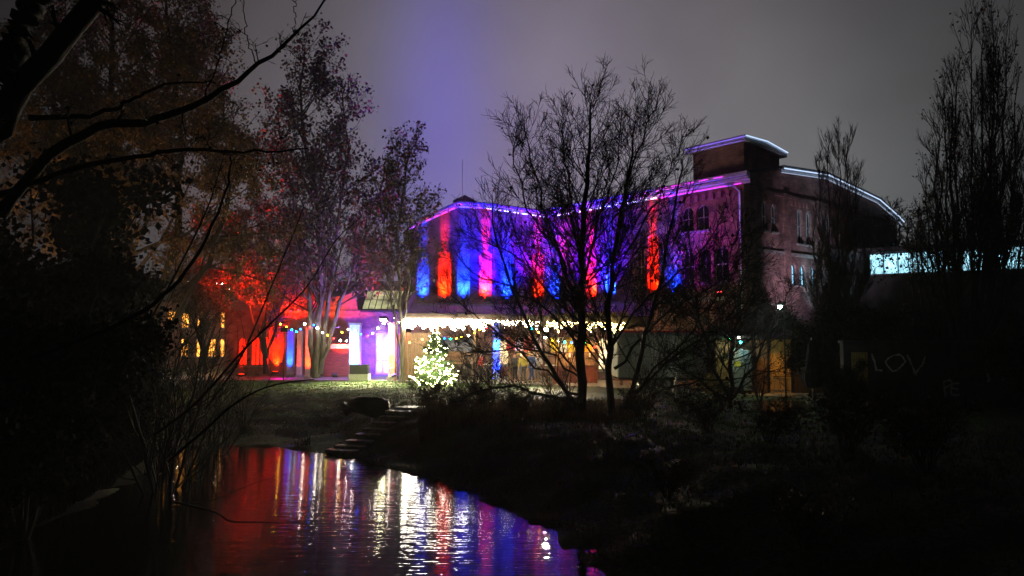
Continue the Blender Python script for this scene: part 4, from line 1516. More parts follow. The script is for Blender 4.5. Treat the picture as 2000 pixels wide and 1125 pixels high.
# closed parasol
pl = thing('closed_parasol', (hx(1583, 31), 31, 0), 'closed black garden parasol standing on the right bank', 'parasol')
x = hx(1583, 31)
g0 = gz(x, 31)
mb = MB(); prf = [(.55, .06), (.62, .30), (.9, .42), (1.3, .36), (1.7, .22), (2.0, .19), (2.3, .14), (2.55, .04)]
nS = 12
for i, (z, r) in enumerate(prf):
    for k in range(nS):
        a_ = 2 * PI * k / nS
        rr = r * (1.12 if k % 2 else .82)
        mb.v.append((x + rr * math.cos(a_), 31 + rr * math.sin(a_), g0 + z))
for i in range(len(prf) - 1):
    for k in range(nS):
        mb.f.append((i * nS + k, i * nS + (k + 1) % nS, (i + 1) * nS + (k + 1) % nS, (i + 1) * nS + k)); mb.mi.append(0)
mb.build('fabric', M['black_cloth'], pl)
mb = MB(); mb.tube([(x, 31, g0), (x, 31, g0 + 2.65)], .028, 8); mb.build('pole', M['white_paint'], pl)
mb = MB(); mb.tube([(x, 31, g0 - .02), (x, 31, g0 + .1)], [.3, .24], 14); mb.build('base', M['stone'], pl)

# floodlamp on the shed roof corner and the two small lamps
fl = thing('yard_lamp', P(1523, 598, 27.6), 'bright cool white lamp on a tall post in front of the timber shed', 'lamp')
p = P(1523, 598, 27.6)
mb = MB(); mb.tube([(p.x + .45, p.y + .8, -.3), (p.x + .45, p.y + .8, p.z + .2), (p.x, p.y, p.z + .16)], .03, 6); mb.build('post', M['black_paint'], fl)
mb = MB(); mb.tube([(p.x, p.y, p.z + .02), (p.x, p.y, p.z + .16)], [.17, .05], 12); mb.build('shade', M['steel'], fl)
Vb, Fb = balls([(0, 0, -.02)], .085)
link('bulb', mesh_np('bulb', Vb, [(Fb, 0)], [emit('lamp_cool', (.75, 1.0, .92), 40)], True), fl)
lamp(fl, 'POINT', p + Vector((0, -.2, -.1)), (.80, 1.0, .88), 26, size=.1)
for (a_, b_, lb, cc) in ((1443, 659, 'upper of the two small white lamps over the cabinets', 'w'), (1446, 667, 'lower of the two small lamps over the cabinets, bluish', 'c'), (1426, 662, 'small green lamp left of the lamps over the cabinets', 'g')):
    p = P(a_, b_, 34.6)
    o = thing('small_lamp', p, lb, 'lamp', 'small lamps under the shed eave')
    link('bulb', bulb_mesh(cc, True), o, (0, 0, 0))
    mb = MB(); mb.tube([p + Vector((0, 0, .02)), p + Vector((0, .35, .12))], .014, 5); mb.build('arm', M['black_paint'], o)
    lamp(o, 'POINT', p + Vector((0, -.1, -.08)), {'w': WARM, 'c': COOL, 'g': (.5, 1, .5)}[cc], {'w': 32, 'c': 10, 'g': 4}[cc], size=.05)
# warm lamp over golden doors
o = thing('door_lamp', (hx(1524, 34.8), 34.8, 2.45), 'small warm lamp under the shed eave above the golden doors', 'lamp')
mb = MB(); mb.tube([(hx(1524, 34.8), 34.8, 2.48), (hx(1524, 34.8), 34.8, 2.6)], [.09, .03], 10); mb.build('shade', M['black_paint'], o)
lamp(o, 'SPOT', (hx(1524, 34.8), 34.8, 2.46), AMBER, 90, aim=(0, .12, -1), cone=110)

# tail lamp glint
o = thing('warning_lamp', P(1405, 570, 36), 'small red warning lamp on a thin mast right of the facade', 'lamp')
p = P(1405, 570, 36)
mb = MB(); mb.tube([(p.x, p.y, 2.8), (p.x, p.y, p.z - .05)], .025, 6); mb.build('mast', M['black_paint'], o)
mb = MB(); mb.box((0 + p.x, p.y, p.z), (.22, .08, .07)); mb.build('lens', emit('red_tail', (1, .06, .05), 5), o)

# ------------------------------------------------------------------ outbuilding with lit ribbon glazing
OA = (hx(1700, 40.3), 40.3)
OB = (hx(2000, 36.5), 36.5)
OD = (Vector((OB[0], OB[1], 0)) - Vector((OA[0], OA[1], 0)))
OLEN = OD.length
OD.normalize()
TOT = OLEN + 7
ob = thing('outbuilding', (OA[0], OA[1], 0), 'long dark outbuilding with a glowing pale blue ribbon of windows under its roof', 'building')
Wo_n = Vector((OD.y, -OD.x, 0)); Wo_n = Wo_n if Wo_n.y < 0 else -Wo_n


def Wo(t_, z, off=0):
    return Vector((OA[0], OA[1], z)) + OD * t_ + Wo_n * off


mb = MB()
for (z0, z1, o0) in ((-.3, 6.02, 0), (7.25, 7.5, .25)):
    mb.hexa([Wo(-2, z0, o0), Wo(TOT, z0, o0), Wo(TOT, z0, -7), Wo(-2, z0, -7), Wo(-2, z1, o0), Wo(TOT, z1, o0), Wo(TOT, z1, -7), Wo(-2, z1, -7)])
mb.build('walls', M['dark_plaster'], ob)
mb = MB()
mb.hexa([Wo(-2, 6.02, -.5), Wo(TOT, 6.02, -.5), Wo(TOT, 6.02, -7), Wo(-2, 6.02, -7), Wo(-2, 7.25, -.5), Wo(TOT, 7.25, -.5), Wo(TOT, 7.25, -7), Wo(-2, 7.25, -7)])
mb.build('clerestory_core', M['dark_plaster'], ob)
nw_ = 20
for k in range(nw_):
    t0, t1 = k * TOT / nw_, (k + 1) * TOT / nw_
    mb = MB()
    mb.bar(Wo(t0, 6.02, -.06), Wo(t0, 7.25, -.06), .06, .08)
    mb.bar(Wo(t0, 6.06, -.062), Wo(t1, 6.06, -.062), .06, .08)
    mb.bar(Wo(t0, 7.2, -.062), Wo(t1, 7.2, -.062), .06, .08)
    f = mb.build('window', M['steel'], ob)
    mb = MB(); mb.face([Wo(t0 + .03, 6.08, -.09), Wo(t1 - .03, 6.08, -.09), Wo(t1 - .03, 7.18, -.09), Wo(t0 + .03, 7.18, -.09)])
    mb.build('pane', M['ribbon_glass'], f)

iv = thing('ivy', tuple(Wo(0, 7.4, .3)), 'ragged ivy hanging over the glowing window ribbon of the outbuilding', 'ivy')
rng = np.random.default_rng(99)
pv_ = np.zeros((260, 6, 3)); rv_ = np.full((260, 6), .006)
for i in range(260):
    t_ = rng.uniform(-.5, TOT)
    ln_ = rng.uniform(.5, 2.0)
    for k in range(6):
        pv_[i, k] = Wo(t_ + .08 * math.sin(k * 1.7 + i), 7.45 - ln_ * k / 5, .30 + .05 * math.sin(k + i))
from_base = np.array(Wo(0, 7.4, .3))


# graffiti wall closer by, dark, with painted letters
gw_ = thing('garden_wall', (hx(1830, 29), 29, 0), 'dark rendered garden wall with white graffiti letters', 'wall')
GWD = 29.0
wx0, wx1 = hx(1600, GWD) + .9, hx(2080, GWD) + 2
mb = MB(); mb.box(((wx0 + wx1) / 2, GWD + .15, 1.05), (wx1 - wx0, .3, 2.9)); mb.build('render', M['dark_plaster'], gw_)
mb = MB(); mb.box(((wx0 + wx1) / 2, GWD + .15, 2.55), (wx1 - wx0 + .1, .42, .1)); mb.build('coping', M['dark_plaster'], gw_)
p0, p1 = P(1664, 745, GWD), P(1694, 688, GWD)
for k in range(4):
    a_ = p0.x + k * (p1.x - p0.x) / 4
    mb = MB(); mb.box((a_ + .07, GWD - .02, (p0.z + p1.z) / 2), ((p1.x - p0.x) / 4 - .012, .03, p1.z - p0.z)); mb.build('hatch_board', M['gold_wood'], gw_)


def stroke(mb, pts, w_=.075):
    r_ = random.Random(len(pts) * 7 + int(pts[0][0]))
    fine = []
    for (a_, b_), (c_, d_) in zip(pts[:-1], pts[1:]):
        for q_ in range(3):
            fine.append((a_ + (c_ - a_) * q_ / 3 + r_.uniform(-.5, .5), b_ + (d_ - b_) * q_ / 3 + r_.uniform(-.5, .5)))
    fine.append(pts[-1])
    for pas in range(2):
        W_ = [P(a + (r_.uniform(-.8, .8) if pas else 0), b_ + (r_.uniform(-.8, .8) if pas else 0), GWD - .010 - .003 * pas) for a, b_ in fine]
        for i in range(len(W_) - 1):
            if pas and r_.random() < .35:
                continue
            d = (W_[i + 1] - W_[i]); d.y = 0
            ww = w_ * r_.uniform(.45, 1.15) * (.7 if pas else 1)
            n_ = Vector((-d.z, 0, d.x)).normalized() * ww / 2
            e_ = d.normalized() * ww * .3
            yy = Vector((0, -.0012 * (i % 2), 0))
            mb.face([W_[i] - e_ - n_ + yy, W_[i + 1] + e_ - n_ + yy, W_[i + 1] + e_ + n_ + yy, W_[i] - e_ + n_ + yy])
    for _ in range(3):
        a, b_ = r_.choice(fine)
        p_ = P(a, b_, GWD - .016)
        h_ = r_.uniform(.08, .22)
        mb.face([p_ + Vector((-.006, 0, 0)), p_ + Vector((.006, 0, 0)), p_ + Vector((.004, 0, -h_)), p_ + Vector((-.004, 0, -h_))])


for name, st in (('letter_l', [[(1703, 692), (1707, 705), (1711, 722), (1722, 724)]]),
                 ('letter_o', [[(1745, 694), (1735, 700), (1729, 707), (1734, 716), (1744, 725), (1752, 723), (1762, 714), (1768, 706), (1763, 697), (1755, 692), (1745, 694)]]),
                 ('letter_v', [[(1772, 694), (1778, 706), (1786, 727), (1790, 729)], [(1788, 728), (1800, 714), (1806, 698)]]),
                 ('letter_p', [[(1846, 774), (1843, 745)], [(1843, 746), (1855, 742), (1860, 750), (1845, 757)]]),
                 ('letter_e', [[(1873, 748), (1860, 749), (1857, 760), (1858, 772), (1873, 771)], [(1858, 759), (1871, 759)]]),
                 ('paint_mark', [[(1926, 722), (1929, 732), (1933, 742), (1929, 745)]]),
                 ('paint_mark', [[(1956, 741), (1968, 741), (1977, 745), (1975, 739)], [(1985, 729), (1997, 731)]])):
    mb = MB()
    for s_ in st:
        stroke(mb, s_)
    mb.build(name, M['graffiti'], gw_)

# ------------------------------------------------------------------ steps and boulder on the bank
stp = thing('bank_steps', (-4.9, 27.3, -1.2), 'flight of pale stone slab steps going down the bank to the river', 'steps')
spx = [(812, 796, 30.0), (796, 805, 29.4), (778, 815, 28.8), (762, 826, 28.2), (748, 837, 27.6), (730, 848, 27.0), (712, 858, 26.3), (692, 868, 25.7), (672, 878, 25.2)]
rr2 = random.Random(8)
for i in range(10):
    f = i / 9
    x_, y_ = -3.84 + (-5.75 + 3.84) * f, 29.2 + (25.3 - 29.2) * f
    z = max(-.03 - 1.06 * f, gz(x_, y_) + .05, gz(x_ - .4, y_) + .04, gz(x_ + .4, y_) + .03)
    w_ = 1.0 + rr2.uniform(-.12, .16)
    a_ = -.30 + rr2.uniform(-.08, .08)
    mb = MB(); mb.box((x_, y_, z - .04), (w_, .40 + rr2.uniform(-.04, .05), .09), rz=a_, rx=rr2.uniform(-.02, .02))
    mb.box((x_, y_ + .06, z - .22), (w_ * .94, .3, .26), rz=a_)
    mb.build('step', M['slab'], stp, bevel=.02)


def rock_mesh(name, seed, size, m):
    r_ = np.random.default_rng(seed)
    import bmesh
    bm = bmesh.new()
    bmesh.ops.create_icosphere(bm, subdivisions=3, radius=1)
    k = r_.normal(size=(9, 3)); k /= np.linalg.norm(k, axis=1)[:, None]
    c = r_.uniform(.45, .85, 9)
    for v in bm.verts:
        p = np.array(v.co)
        for a_, b_ in zip(k, c):
            d = p @ a_
            if d > b_:
                p = p - a_ * (d - b_)
        p += .025 * np.sin(p[[1, 2, 0]] * 9 + seed)
        v.co = Vector(p * np.array(size))
    me = bpy.data.meshes.new(name)
    bm.to_mesh(me)
    bm.free()
    me.materials.append(m)
    return me


p = P(716, 800, 28.6)
o = link('boulder', rock_mesh('boulder', 4, (.88, .6, .55), M['rock']), None, (p.x, 28.9, .05))
tag(o, 'large dark boulder at the lawn edge left of the stone steps', 'boulder')
o = link('boulder', rock_mesh('boulder', 11, (.42, .4, .28), M['rock']), None, (p.x - .75, 28.7, .0))
tag(o, 'smaller dark stone against the left side of the large boulder', 'boulder')

# glossy odds and ends on the dark right bank
wet = mat('wet_stone', (.30, .26, .36), .25, .3, 6, .3, spec=.8)
for (a_, b_, w_, rz, lb) in ((1338, 857, .42, -.3, 'bent pale plastic scrap lying on the dark bank, middle of the three'), (1395, 869, .5, .25, 'thin pale strip lying on the dark bank, right of the bent scrap'),
                             (1232, 884, .36, .6, 'short pale strip lying on the dark bank nearest the river bend')):
    D0 = 3.6 * F / (b_ - 650)
    for _ in range(6):
        x_ = hx(a_, D0)
        D0 = (EYE - gz(x_, D0)) * F / (b_ - 650)
    x_ = hx(a_, D0); z_ = gz(x_, D0)
    mb = MB(); c_, s_ = math.cos(rz), math.sin(rz)
    mb.bar((x_ - w_ / 2 * c_, D0 - w_ / 2 * s_, z_ + .04), (x_ + w_ / 2 * c_, D0 + w_ / 2 * s_, z_ + .10), .07, .03)
    if rz < 0:
        mb.bar((x_ + w_ / 2 * c_, D0 + w_ / 2 * s_, z_ + .10), (x_ + w_ / 2 * c_ + .03, D0 - .1, z_ - .02), .06, .03)
    o = mb.build('litter_scrap', wet); tag(o, lb, 'litter', 'pale scraps on the dark bank')

# ------------------------------------------------------------------ trees


def norm(a):
    return a / np.maximum(np.linalg.norm(a, axis=-1, keepdims=True), 1e-9)


def tubes(pts, rad, s):
    n, k, _ = pts.shape
    tg = norm(np.gradient(pts, axis=1))
    ref = np.array([0.31, 0.17, 0.93])
    r = np.cross(tg, ref)
    bad = np.linalg.norm(r, axis=-1) < .15
    r[bad] = np.cross(tg[bad], [1., 0, 0])
    r = norm(r)
    u = np.cross(r, tg)
    a_ = np.arange(s) * 2 * PI / s
    ring = pts[:, :, None, :] + rad[:, :, None, None] * (r[:, :, None, :] * np.cos(a_)[None, None, :, None] + u[:, :, None, :] * np.sin(a_)[None, None, :, None])
    V_ = ring.reshape(-1, 3)
    i = np.arange(n)[:, None, None] * k * s
    j = np.arange(k - 1)[None, :, None] * s
    q = np.arange(s)[None, None, :]
    q2 = (q + 1) % s
    Fq = np.stack([i + j + q, i + j + q2, i + j + s + q2, i + j + s + q], -1).reshape(-1, 4)
    return V_, Fq


def cat_geo(lst):
    Vs, Fs, o_ = [], [], 0
    for V_, F_ in lst:
        Vs.append(V_); Fs.append(F_ + o_); o_ += len(V_)
    return np.concatenate(Vs), np.concatenate(Fs)


def smooth_path(p, n):
    p = np.asarray(p, float)
    k = len(p)
    t_ = np.linspace(0, k - 1, n)
    out = []
    for x_ in t_:
        i = min(int(x_), k - 2)
        f = x_ - i
        p0, p1, p2, p3 = p[max(i - 1, 0)], p[i], p[i + 1], p[min(i + 2, k - 1)]
        out.append(.5 * ((2 * p1) + (-p0 + p2) * f + (2 * p0 - 5 * p1 + 4 * p2 - p3) * f * f + (-p0 + 3 * p1 - 3 * p2 + p3) * f ** 3))
    return np.array(out)


def spawn(rng, pts, rad, n, t0, t1, ang, sd_, lfac, nseg, wob, up, rr, minr, lmin=.15, taper=.35, flat=1.0):
    """children along parent polylines, all at once"""
    N, K, _ = pts.shape
    seg = np.linalg.norm(np.diff(pts, axis=1), axis=2)
    L = seg.sum(1)
    idx_ = rng.choice(N, n, p=L / L.sum())
    t_ = t0 + (t1 - t0) * rng.random(n) ** .85
    f = t_ * (K - 1)
    i = np.minimum(f.astype(int), K - 2)
    f = (f - i)[:, None]
    p = pts[idx_, i] * (1 - f) + pts[idx_, i + 1] * f
    tg = norm(pts[idx_, i + 1] - pts[idx_, i])
    r0 = (rad[idx_, i] * (1 - f[:, 0]) + rad[idx_, i + 1] * f[:, 0])
    rv = rng.normal(size=(n, 3))
    rv[:, 1] *= flat
    pr_ = norm(rv - (rv * tg).sum(1, keepdims=True) * tg)
    a_ = np.radians(rng.normal(ang, sd_, n))[:, None]
    d = norm(np.cos(a_) * tg + np.sin(a_) * pr_)
    ln = np.maximum(lmin, lfac * L[idx_] * (1.08 - .75 * t_) * rng.uniform(.55, 1.2, n))
    out = np.zeros((n, nseg + 1, 3))
    out[:, 0] = p
    for s_ in range(nseg):
        d = norm(d + wob * rng.normal(size=(n, 3)) + np.array([0, 0, up]))
        out[:, s_ + 1] = out[:, s_] + d * (ln / nseg)[:, None]
    ra = np.maximum(minr, r0 * rr)[:, None] * np.linspace(1, taper, nseg + 1)[None]
    ra = np.maximum(ra, minr * .7)
    return out, ra


def leaf_cards(rng, pts, n, size, droop=0.0, spread=.12, tips=True):
    N, K, _ = pts.shape
    i = rng.integers(0, N, n)
    k = rng.integers(K // 2 if tips else 0, K, n)
    c = pts[i, k] + rng.normal(size=(n, 3)) * spread
    a_ = norm(rng.normal(size=(n, 3)) + np.array([0, 0, -droop]))
    b_ = norm(np.cross(a_, rng.normal(size=(n, 3))))
    sz = size * rng.uniform(.5, 1.25, n)[:, None]
    w_ = sz * .42
    V_ = np.stack([c, c + a_ * sz * .5 + b_ * w_, c + a_ * sz, c + a_ * sz * .5 - b_ * w_], 1).reshape(-1, 3)
    return V_, (np.arange(n)[:, None] * 4 + np.arange(4)[None])


def tree(name, label, stems, levels, barkm, twigm, D=None, seed=1, leaves=None, leafm=None, group=None, nseg0=16, cat='tree', jit=.05, base=None, sides=9):
    """stems: list of (points, r0, r1); points are photo pixels at D or world points"""
    rng = np.random.default_rng(seed)
    S0, R0 = [], []
    for st in stems:
        pts_, r0, r1 = st[:3]
        if D is not None:
            DD = np.linspace(D, st[3] if len(st) > 3 else D, len(pts_))
            pts_ = [P(a_, b_, d_) for (a_, b_), d_ in zip(pts_, DD)]
        sp_ = smooth_path([tuple(q_) for q_ in pts_], nseg0)
        sp_[1:] += rng.normal(size=(nseg0 - 1, 3)) * jit
        S0.append(sp_)
        R0.append(np.linspace(r0, r1, nseg0))
        R0[-1][0] *= 1.25
    S0, R0 = np.array(S0), np.array(R0)
    base = np.array(base if base is not None else S0[0, 0])
    o = thing(name, tuple(base), label, cat, group)
    link('trunk', mesh_np('trunk', *(lambda g: (g[0] - base, [(g[1], 0)]))(tubes(S0, R0, sides)), [barkm], True), o)
    P_, R_l = [S0], [R0]
    geo_ = []
    for li, lv in enumerate(levels):
        src = lv.pop('src', -1)
        sp_, sr_ = P_[src], R_l[src]
        q_, r_ = spawn(rng, sp_, sr_, **lv)
        P_.append(q_); R_l.append(r_)
        geo_.append(tubes(q_, r_, 5 if li == 0 else 3))
    V_, F_ = cat_geo(geo_)
    link('crown', mesh_np('crown', V_ - base, [(F_, 0)], [twigm], True), o)
    if leaves:
        lv = dict(leaves)
        src = lv.pop('src', -1)
        V_, F_ = leaf_cards(rng, P_[src], **lv)
        c_ = link('leaves', mesh_np('leaves', V_ - base, [(F_, 0)], [leafm]), o)
        tag(c_, kind='stuff')
    return o


def LV(n, t0, t1, ang, sd_, lfac, nseg, wob, up, rr, minr, **k):
    return dict(n=n, t0=t0, t1=t1, ang=ang, sd_=sd_, lfac=lfac, nseg=nseg, wob=wob, up=up, rr=rr, minr=minr, **k)


# the large bare tree in the middle
tree('bare_tree', 'large bare multi-stemmed tree standing in front of the coloured facade', [
    ([(1134, 838), (1133, 720), (1137, 590), (1138, 470), (1143, 360), (1150, 270), (1156, 195)], .19, .025),
    ([(1150, 822), (1085, 735), (1045, 660), (1000, 560), (970, 470), (958, 380)], .09, .018),
    ([(1204, 838), (1192, 740), (1190, 640), (1196, 540), (1212, 430), (1230, 320), (1245, 230)], .145, .022),
    ([(1212, 815), (1240, 735), (1262, 650), (1285, 560), (1303, 470), (1325, 370), (1335, 310)], .10, .02),
    ([(1140, 640), (1112, 560), (1080, 460), (1055, 370), (1035, 290), (1025, 240)], .06, .016),
    ([(1192, 640), (1198, 540), (1212, 430), (1235, 330), (1262, 250), (1285, 195)], .06, .016),
    ([(1137, 560), (1160, 470), (1190, 380), (1205, 310), (1212, 215)], .05, .016),
    ([(1215, 800), (1280, 730), (1340, 680), (1400, 640), (1450, 590)], .06, .014, 24),
    ([(1125, 800), (1060, 770), (990, 755), (930, 765), (880, 790)], .06, .015, 24),
    ([(1136, 600), (1090, 500), (1040, 420), (1010, 330), (1000, 270)], .05, .014, 25),
    ([(1137, 680), (1060, 600), (990, 560), (920, 530), (880, 480)], .05, .014, 25),
    ([(1137, 500), (1120, 400), (1100, 300), (1095, 200)], .045, .012, 27),
    ([(1193, 560), (1230, 480), (1280, 400), (1310, 330), (1335, 270)], .05, .014, 27),
    ([(1192, 680), (1250, 600), (1320, 540), (1380, 480), (1410, 420)], .05, .014, 25),
    ([(1135, 740), (1070, 690), (1000, 680), (920, 690), (860, 680)], .04, .012, 24),
    ([(1212, 805), (1290, 765), (1380, 745), (1460, 735), (1530, 720)], .045, .012, 25),
    ([(1200, 720), (1270, 640), (1350, 580), (1430, 540), (1490, 500)], .05, .012, 27),
    ([(1128, 770), (1050, 720), (970, 650), (905, 600), (870, 560)], .045, .012, 25),
    ([(1210, 800), (1300, 700), (1380, 610), (1420, 520), (1440, 450)], .05, .012, 24),
    ([(1130, 690), (1090, 600), (1030, 520), (960, 480), (900, 450)], .045, .012, 27),
], [LV(620, .14, 1, 46, 11, .40, 8, .06, .07, .28, .010), LV(5200, .10, 1, 36, 12, .50, 6, .09, .05, .6, .0105), LV(15000, .12, 1, 34, 13, .50, 4, .10, .04, .7, .0085, lmin=.3)],
    M['bark_dark'], M['bark_dark'], D=26, seed=21, leaves=dict(n=420, size=.13, droop=1.2, spread=.05), leafm=M['leaf_dark'])

# leafed tree left of centre
tree('tall_tree', 'tall tree with clumps of withered leaves rising behind the lawn left of the facade', [
    ([(617, 738), (622, 640), (627, 540), (622, 420), (600, 300), (590, 190), (600, 90)], .22, .045),
    ([(624, 730), (640, 620), (648, 520), (665, 400), (680, 290), (670, 180)], .16, .035),
    ([(612, 735), (607, 600), (590, 470), (560, 340), (540, 220)], .17, .03),
    ([(630, 700), (662, 600), (700, 500), (740, 400), (760, 300)], .15, .03),
], [LV(190, .22, 1, 45, 12, .34, 8, .10, .07, .4, .022), LV(1300, .15, 1, 42, 14, .45, 5, .12, .03, .5, .013), LV(5000, .2, 1, 40, 14, .45, 4, .13, .0, .6, .009, lmin=.4)],
    M['bark_grey'], M['twig'], D=45.5, seed=5, leaves=dict(n=17000, size=.20, droop=.6, spread=.20, src=2), leafm=M['leaf_dry'], jit=.08)

tree('slim_tree', 'slimmer tree with sparse leaves at the left end of the canopy', [
    ([(783, 748), (784, 660), (780, 560), (778, 460), (790, 360), (800, 290)], .13, .03),
    ([(782, 700), (768, 600), (755, 500), (750, 410), (760, 340)], .08, .02),
    ([(785, 640), (802, 540), (820, 450), (835, 380)], .07, .02),
], [LV(120, .22, 1, 38, 12, .36, 7, .09, .12, .4, .016), LV(900, .15, 1, 38, 14, .45, 5, .11, .06, .5, .011), LV(3000, .2, 1, 38, 14, .45, 4, .12, .03, .6, .008, lmin=.35)],
    M['bark_grey'], M['twig'], D=43.5, seed=6, leaves=dict(n=3200, size=.2, droop=.6, spread=.14, src=2), leafm=M['leaf_dry'], jit=.05)

# brown willow-like tree on the left
tree('willow_tree', 'huge drooping tree with brown leaves filling the upper left', [
    ([(255, 780), (262, 620), (250, 460), (235, 300), (220, 120), (215, -60)], .34, .08),
    ([(262, 760), (320, 560), (350, 400), (350, 230), (330, 80), (325, -40)], .24, .05),
    ([(270, 740), (380, 560), (440, 420), (452, 280), (430, 170)], .18, .04),
    ([(250, 740), (190, 560), (140, 400), (110, 200), (100, 0)], .22, .05),
], [LV(170, .25, 1, 50, 14, .34, 8, .10, .03, .4, .025), LV(1300, .15, 1, 50, 16, .42, 5, .13, -.08, .5, .013), LV(6000, .15, 1, 50, 20, .55, 6, .09, -.42, .6, .008, lmin=.7)],
    M['bark_dark'], M['twig'], D=36, seed=7, leaves=dict(n=120000, size=.13, droop=1.8, spread=.14, src=3), leafm=M['leaf_brown'], jit=.1)

# red lit trees behind the hall
for i, (cx_, top, sd2, D_, lb) in enumerate(((520, 380, 31, 47.4, 'bushy tree lit red beside the left end of the hall'), (400, 420, 32, 49, 'bushy tree glowing dark red behind the shrubs on the left'), (690, 455, 33, 57, 'bare tree glowing orange behind the hall roof'))):
    tree('backlit_tree', lb, [
        ([(cx_, 730), (cx_ - 4, 640), (cx_ + 6, 540), (cx_, top)], .16, .03),
        ([(cx_, 700), (cx_ - 30, 600), (cx_ - 50, 520), (cx_ - 60, top + 50)], .1, .025),
        ([(cx_, 700), (cx_ + 30, 600), (cx_ + 45, 520), (cx_ + 55, top + 40)], .1, .025)],
        [LV(80, .25, 1, 45, 12, .3, 6, .12, .05, .5, .03), LV(500, .2, 1, 42, 14, .45, 5, .14, .0, .6, .02), LV(1800, .2, 1, 42, 16, .45, 4, .14, -.04, .7, .014, lmin=.35)],
        M['bark'], M['twig'], D=D_, seed=sd2, leaves=dict(n=(26000, 15000, 5000)[i], size=.12, droop=.8, spread=.2, src=2), leafm=M['leaf_brown'], group='trees lit by the red floodlights')


# columnar trees on the right
def columnar(label, base, tops, D, seed, n1, n2, n3, leaves=None, r=.12, leafm=None, barkm='bark_dark', low=.12):
    stems = []
    bx_, by_ = base
    for (tx, ty) in tops:
        m1 = (bx_ + (tx - bx_) * .55, by_ + (ty - by_) * .22)
        m2 = (bx_ + (tx - bx_) * .9, by_ + (ty - by_) * .55)
        stems.append(([(bx_, by_), m1, m2, (tx, ty)], r * random.Random(tx).uniform(.5, 1), .015))
    return tree('columnar_tree', label, stems,
                [LV(n1, low, 1, 24, 8, .30, 8, .04, .12, .4, .013), LV(n2, .08, 1, 24, 9, .5, 5, .06, .12, .5, .009), LV(n3, .1, 1, 26, 10, .5, 4, .07, .10, .6, .007, lmin=.3)],
                M[barkm], M[barkm], D=D, seed=seed, leaves=leaves, leafm=leafm, group='columnar trees on the right')


columnar('tall dark columnar tree with upright bare branches at the right edge', (1890, 740),
         [(1900, 45), (1935, 90), (1868, 130), (1845, 190), (1822, 290), (1962, 80), (1985, 170), (1797, 400), (2010, 230), (1775, 500), (1940, 40), (1810, 340), (1832, 240), (1857, 160), (1920, 70), (1950, 120), (1790, 450), (1975, 260), (1760, 560)], 31, 41, 640, 4200, 12500,
         dict(n=2600, size=.12, droop=.6, spread=.1, src=2), .16, M['leaf_brown'], low=.34)
columnar('slender columnar bare tree in front of the gable end', (1637, 720),
         [(1600, 330), (1618, 285), (1638, 272), (1655, 290), (1672, 350), (1690, 430), (1588, 420)], 35, 42, 320, 2600, 8500, None, .09, None, 'bark')
tree('bushy_tree', 'bushy tree with brown leaves rising behind the outbuilding right of the gable end', [
    ([(1745, 760), (1748, 640), (1752, 540), (1745, 430)], .12, .02), ([(1748, 700), (1712, 600), (1702, 500), (1690, 440)], .08, .02), ([(1750, 700), (1790, 590), (1805, 500), (1800, 420)], .08, .02)],
    [LV(110, .2, 1, 42, 12, .3, 6, .1, .05, .5, .018), LV(600, .2, 1, 42, 14, .42, 5, .12, .02, .6, .012), LV(1400, .2, 1, 42, 14, .4, 4, .12, 0, .7, .010, lmin=.2)],
    M['bark'], M['twig'], D=48, seed=43, leaves=dict(n=7500, size=.13, droop=.8, spread=.16, src=2), leafm=M['leaf_bush'])

# thinner bare tree between trunk and shed
tree('thin_tree', 'low spreading bare tree with a dense mesh of twigs in front of the timber shed', [
    ([(1425, 800), (1430, 700), (1440, 620), (1455, 540), (1470, 450)], .10, .02),
    ([(1425, 790), (1390, 700), (1365, 610), (1350, 520), (1345, 440)], .08, .02),
    ([(1427, 780), (1480, 700), (1520, 620), (1545, 560)], .07, .02),
    ([(1420, 780), (1350, 730), (1290, 690), (1240, 660)], .05, .015)],
    [LV(220, .12, 1, 45, 13, .42, 7, .10, .04, .4, .010), LV(1600, .12, 1, 42, 14, .5, 5, .11, .02, .5, .007), LV(4600, .15, 1, 40, 14, .5, 4, .12, 0, .6, .0055, lmin=.2)],
    M['bark_dark'], M['bark_dark'], D=28.5, seed=51)

# far tree line
for i, (cx_, cy_, D_, lb) in enumerate(((1735, 395, 75, 'distant bare tree just right of the gable end roof'), (1770, 430, 80, 'distant bare tree low on the skyline left of the dark columnar tree'))):
    tree('distant_tree', lb, [([(cx_, 640), (cx_, 540), (cx_ + 3, cy_)], .25, .04), ([(cx_, 600), (cx_ - 18, 500), (cx_ - 22, cy_ + 20)], .15, .04), ([(cx_, 600), (cx_ + 18, 500), (cx_ + 24, cy_ + 20)], .15, .04)],
         [LV(60, .25, 1, 38, 12, .3, 5, .1, .06, .5, .04), LV(500, .1, 1, 38, 12, .42, 4, .12, .03, .6, .025), LV(1200, .1, 1, 38, 12, .42, 3, .12, 0, .7, .02, lmin=.3)],
         M['bark'], M['twig'], D=D_, seed=60 + i, group='distant trees on the skyline')

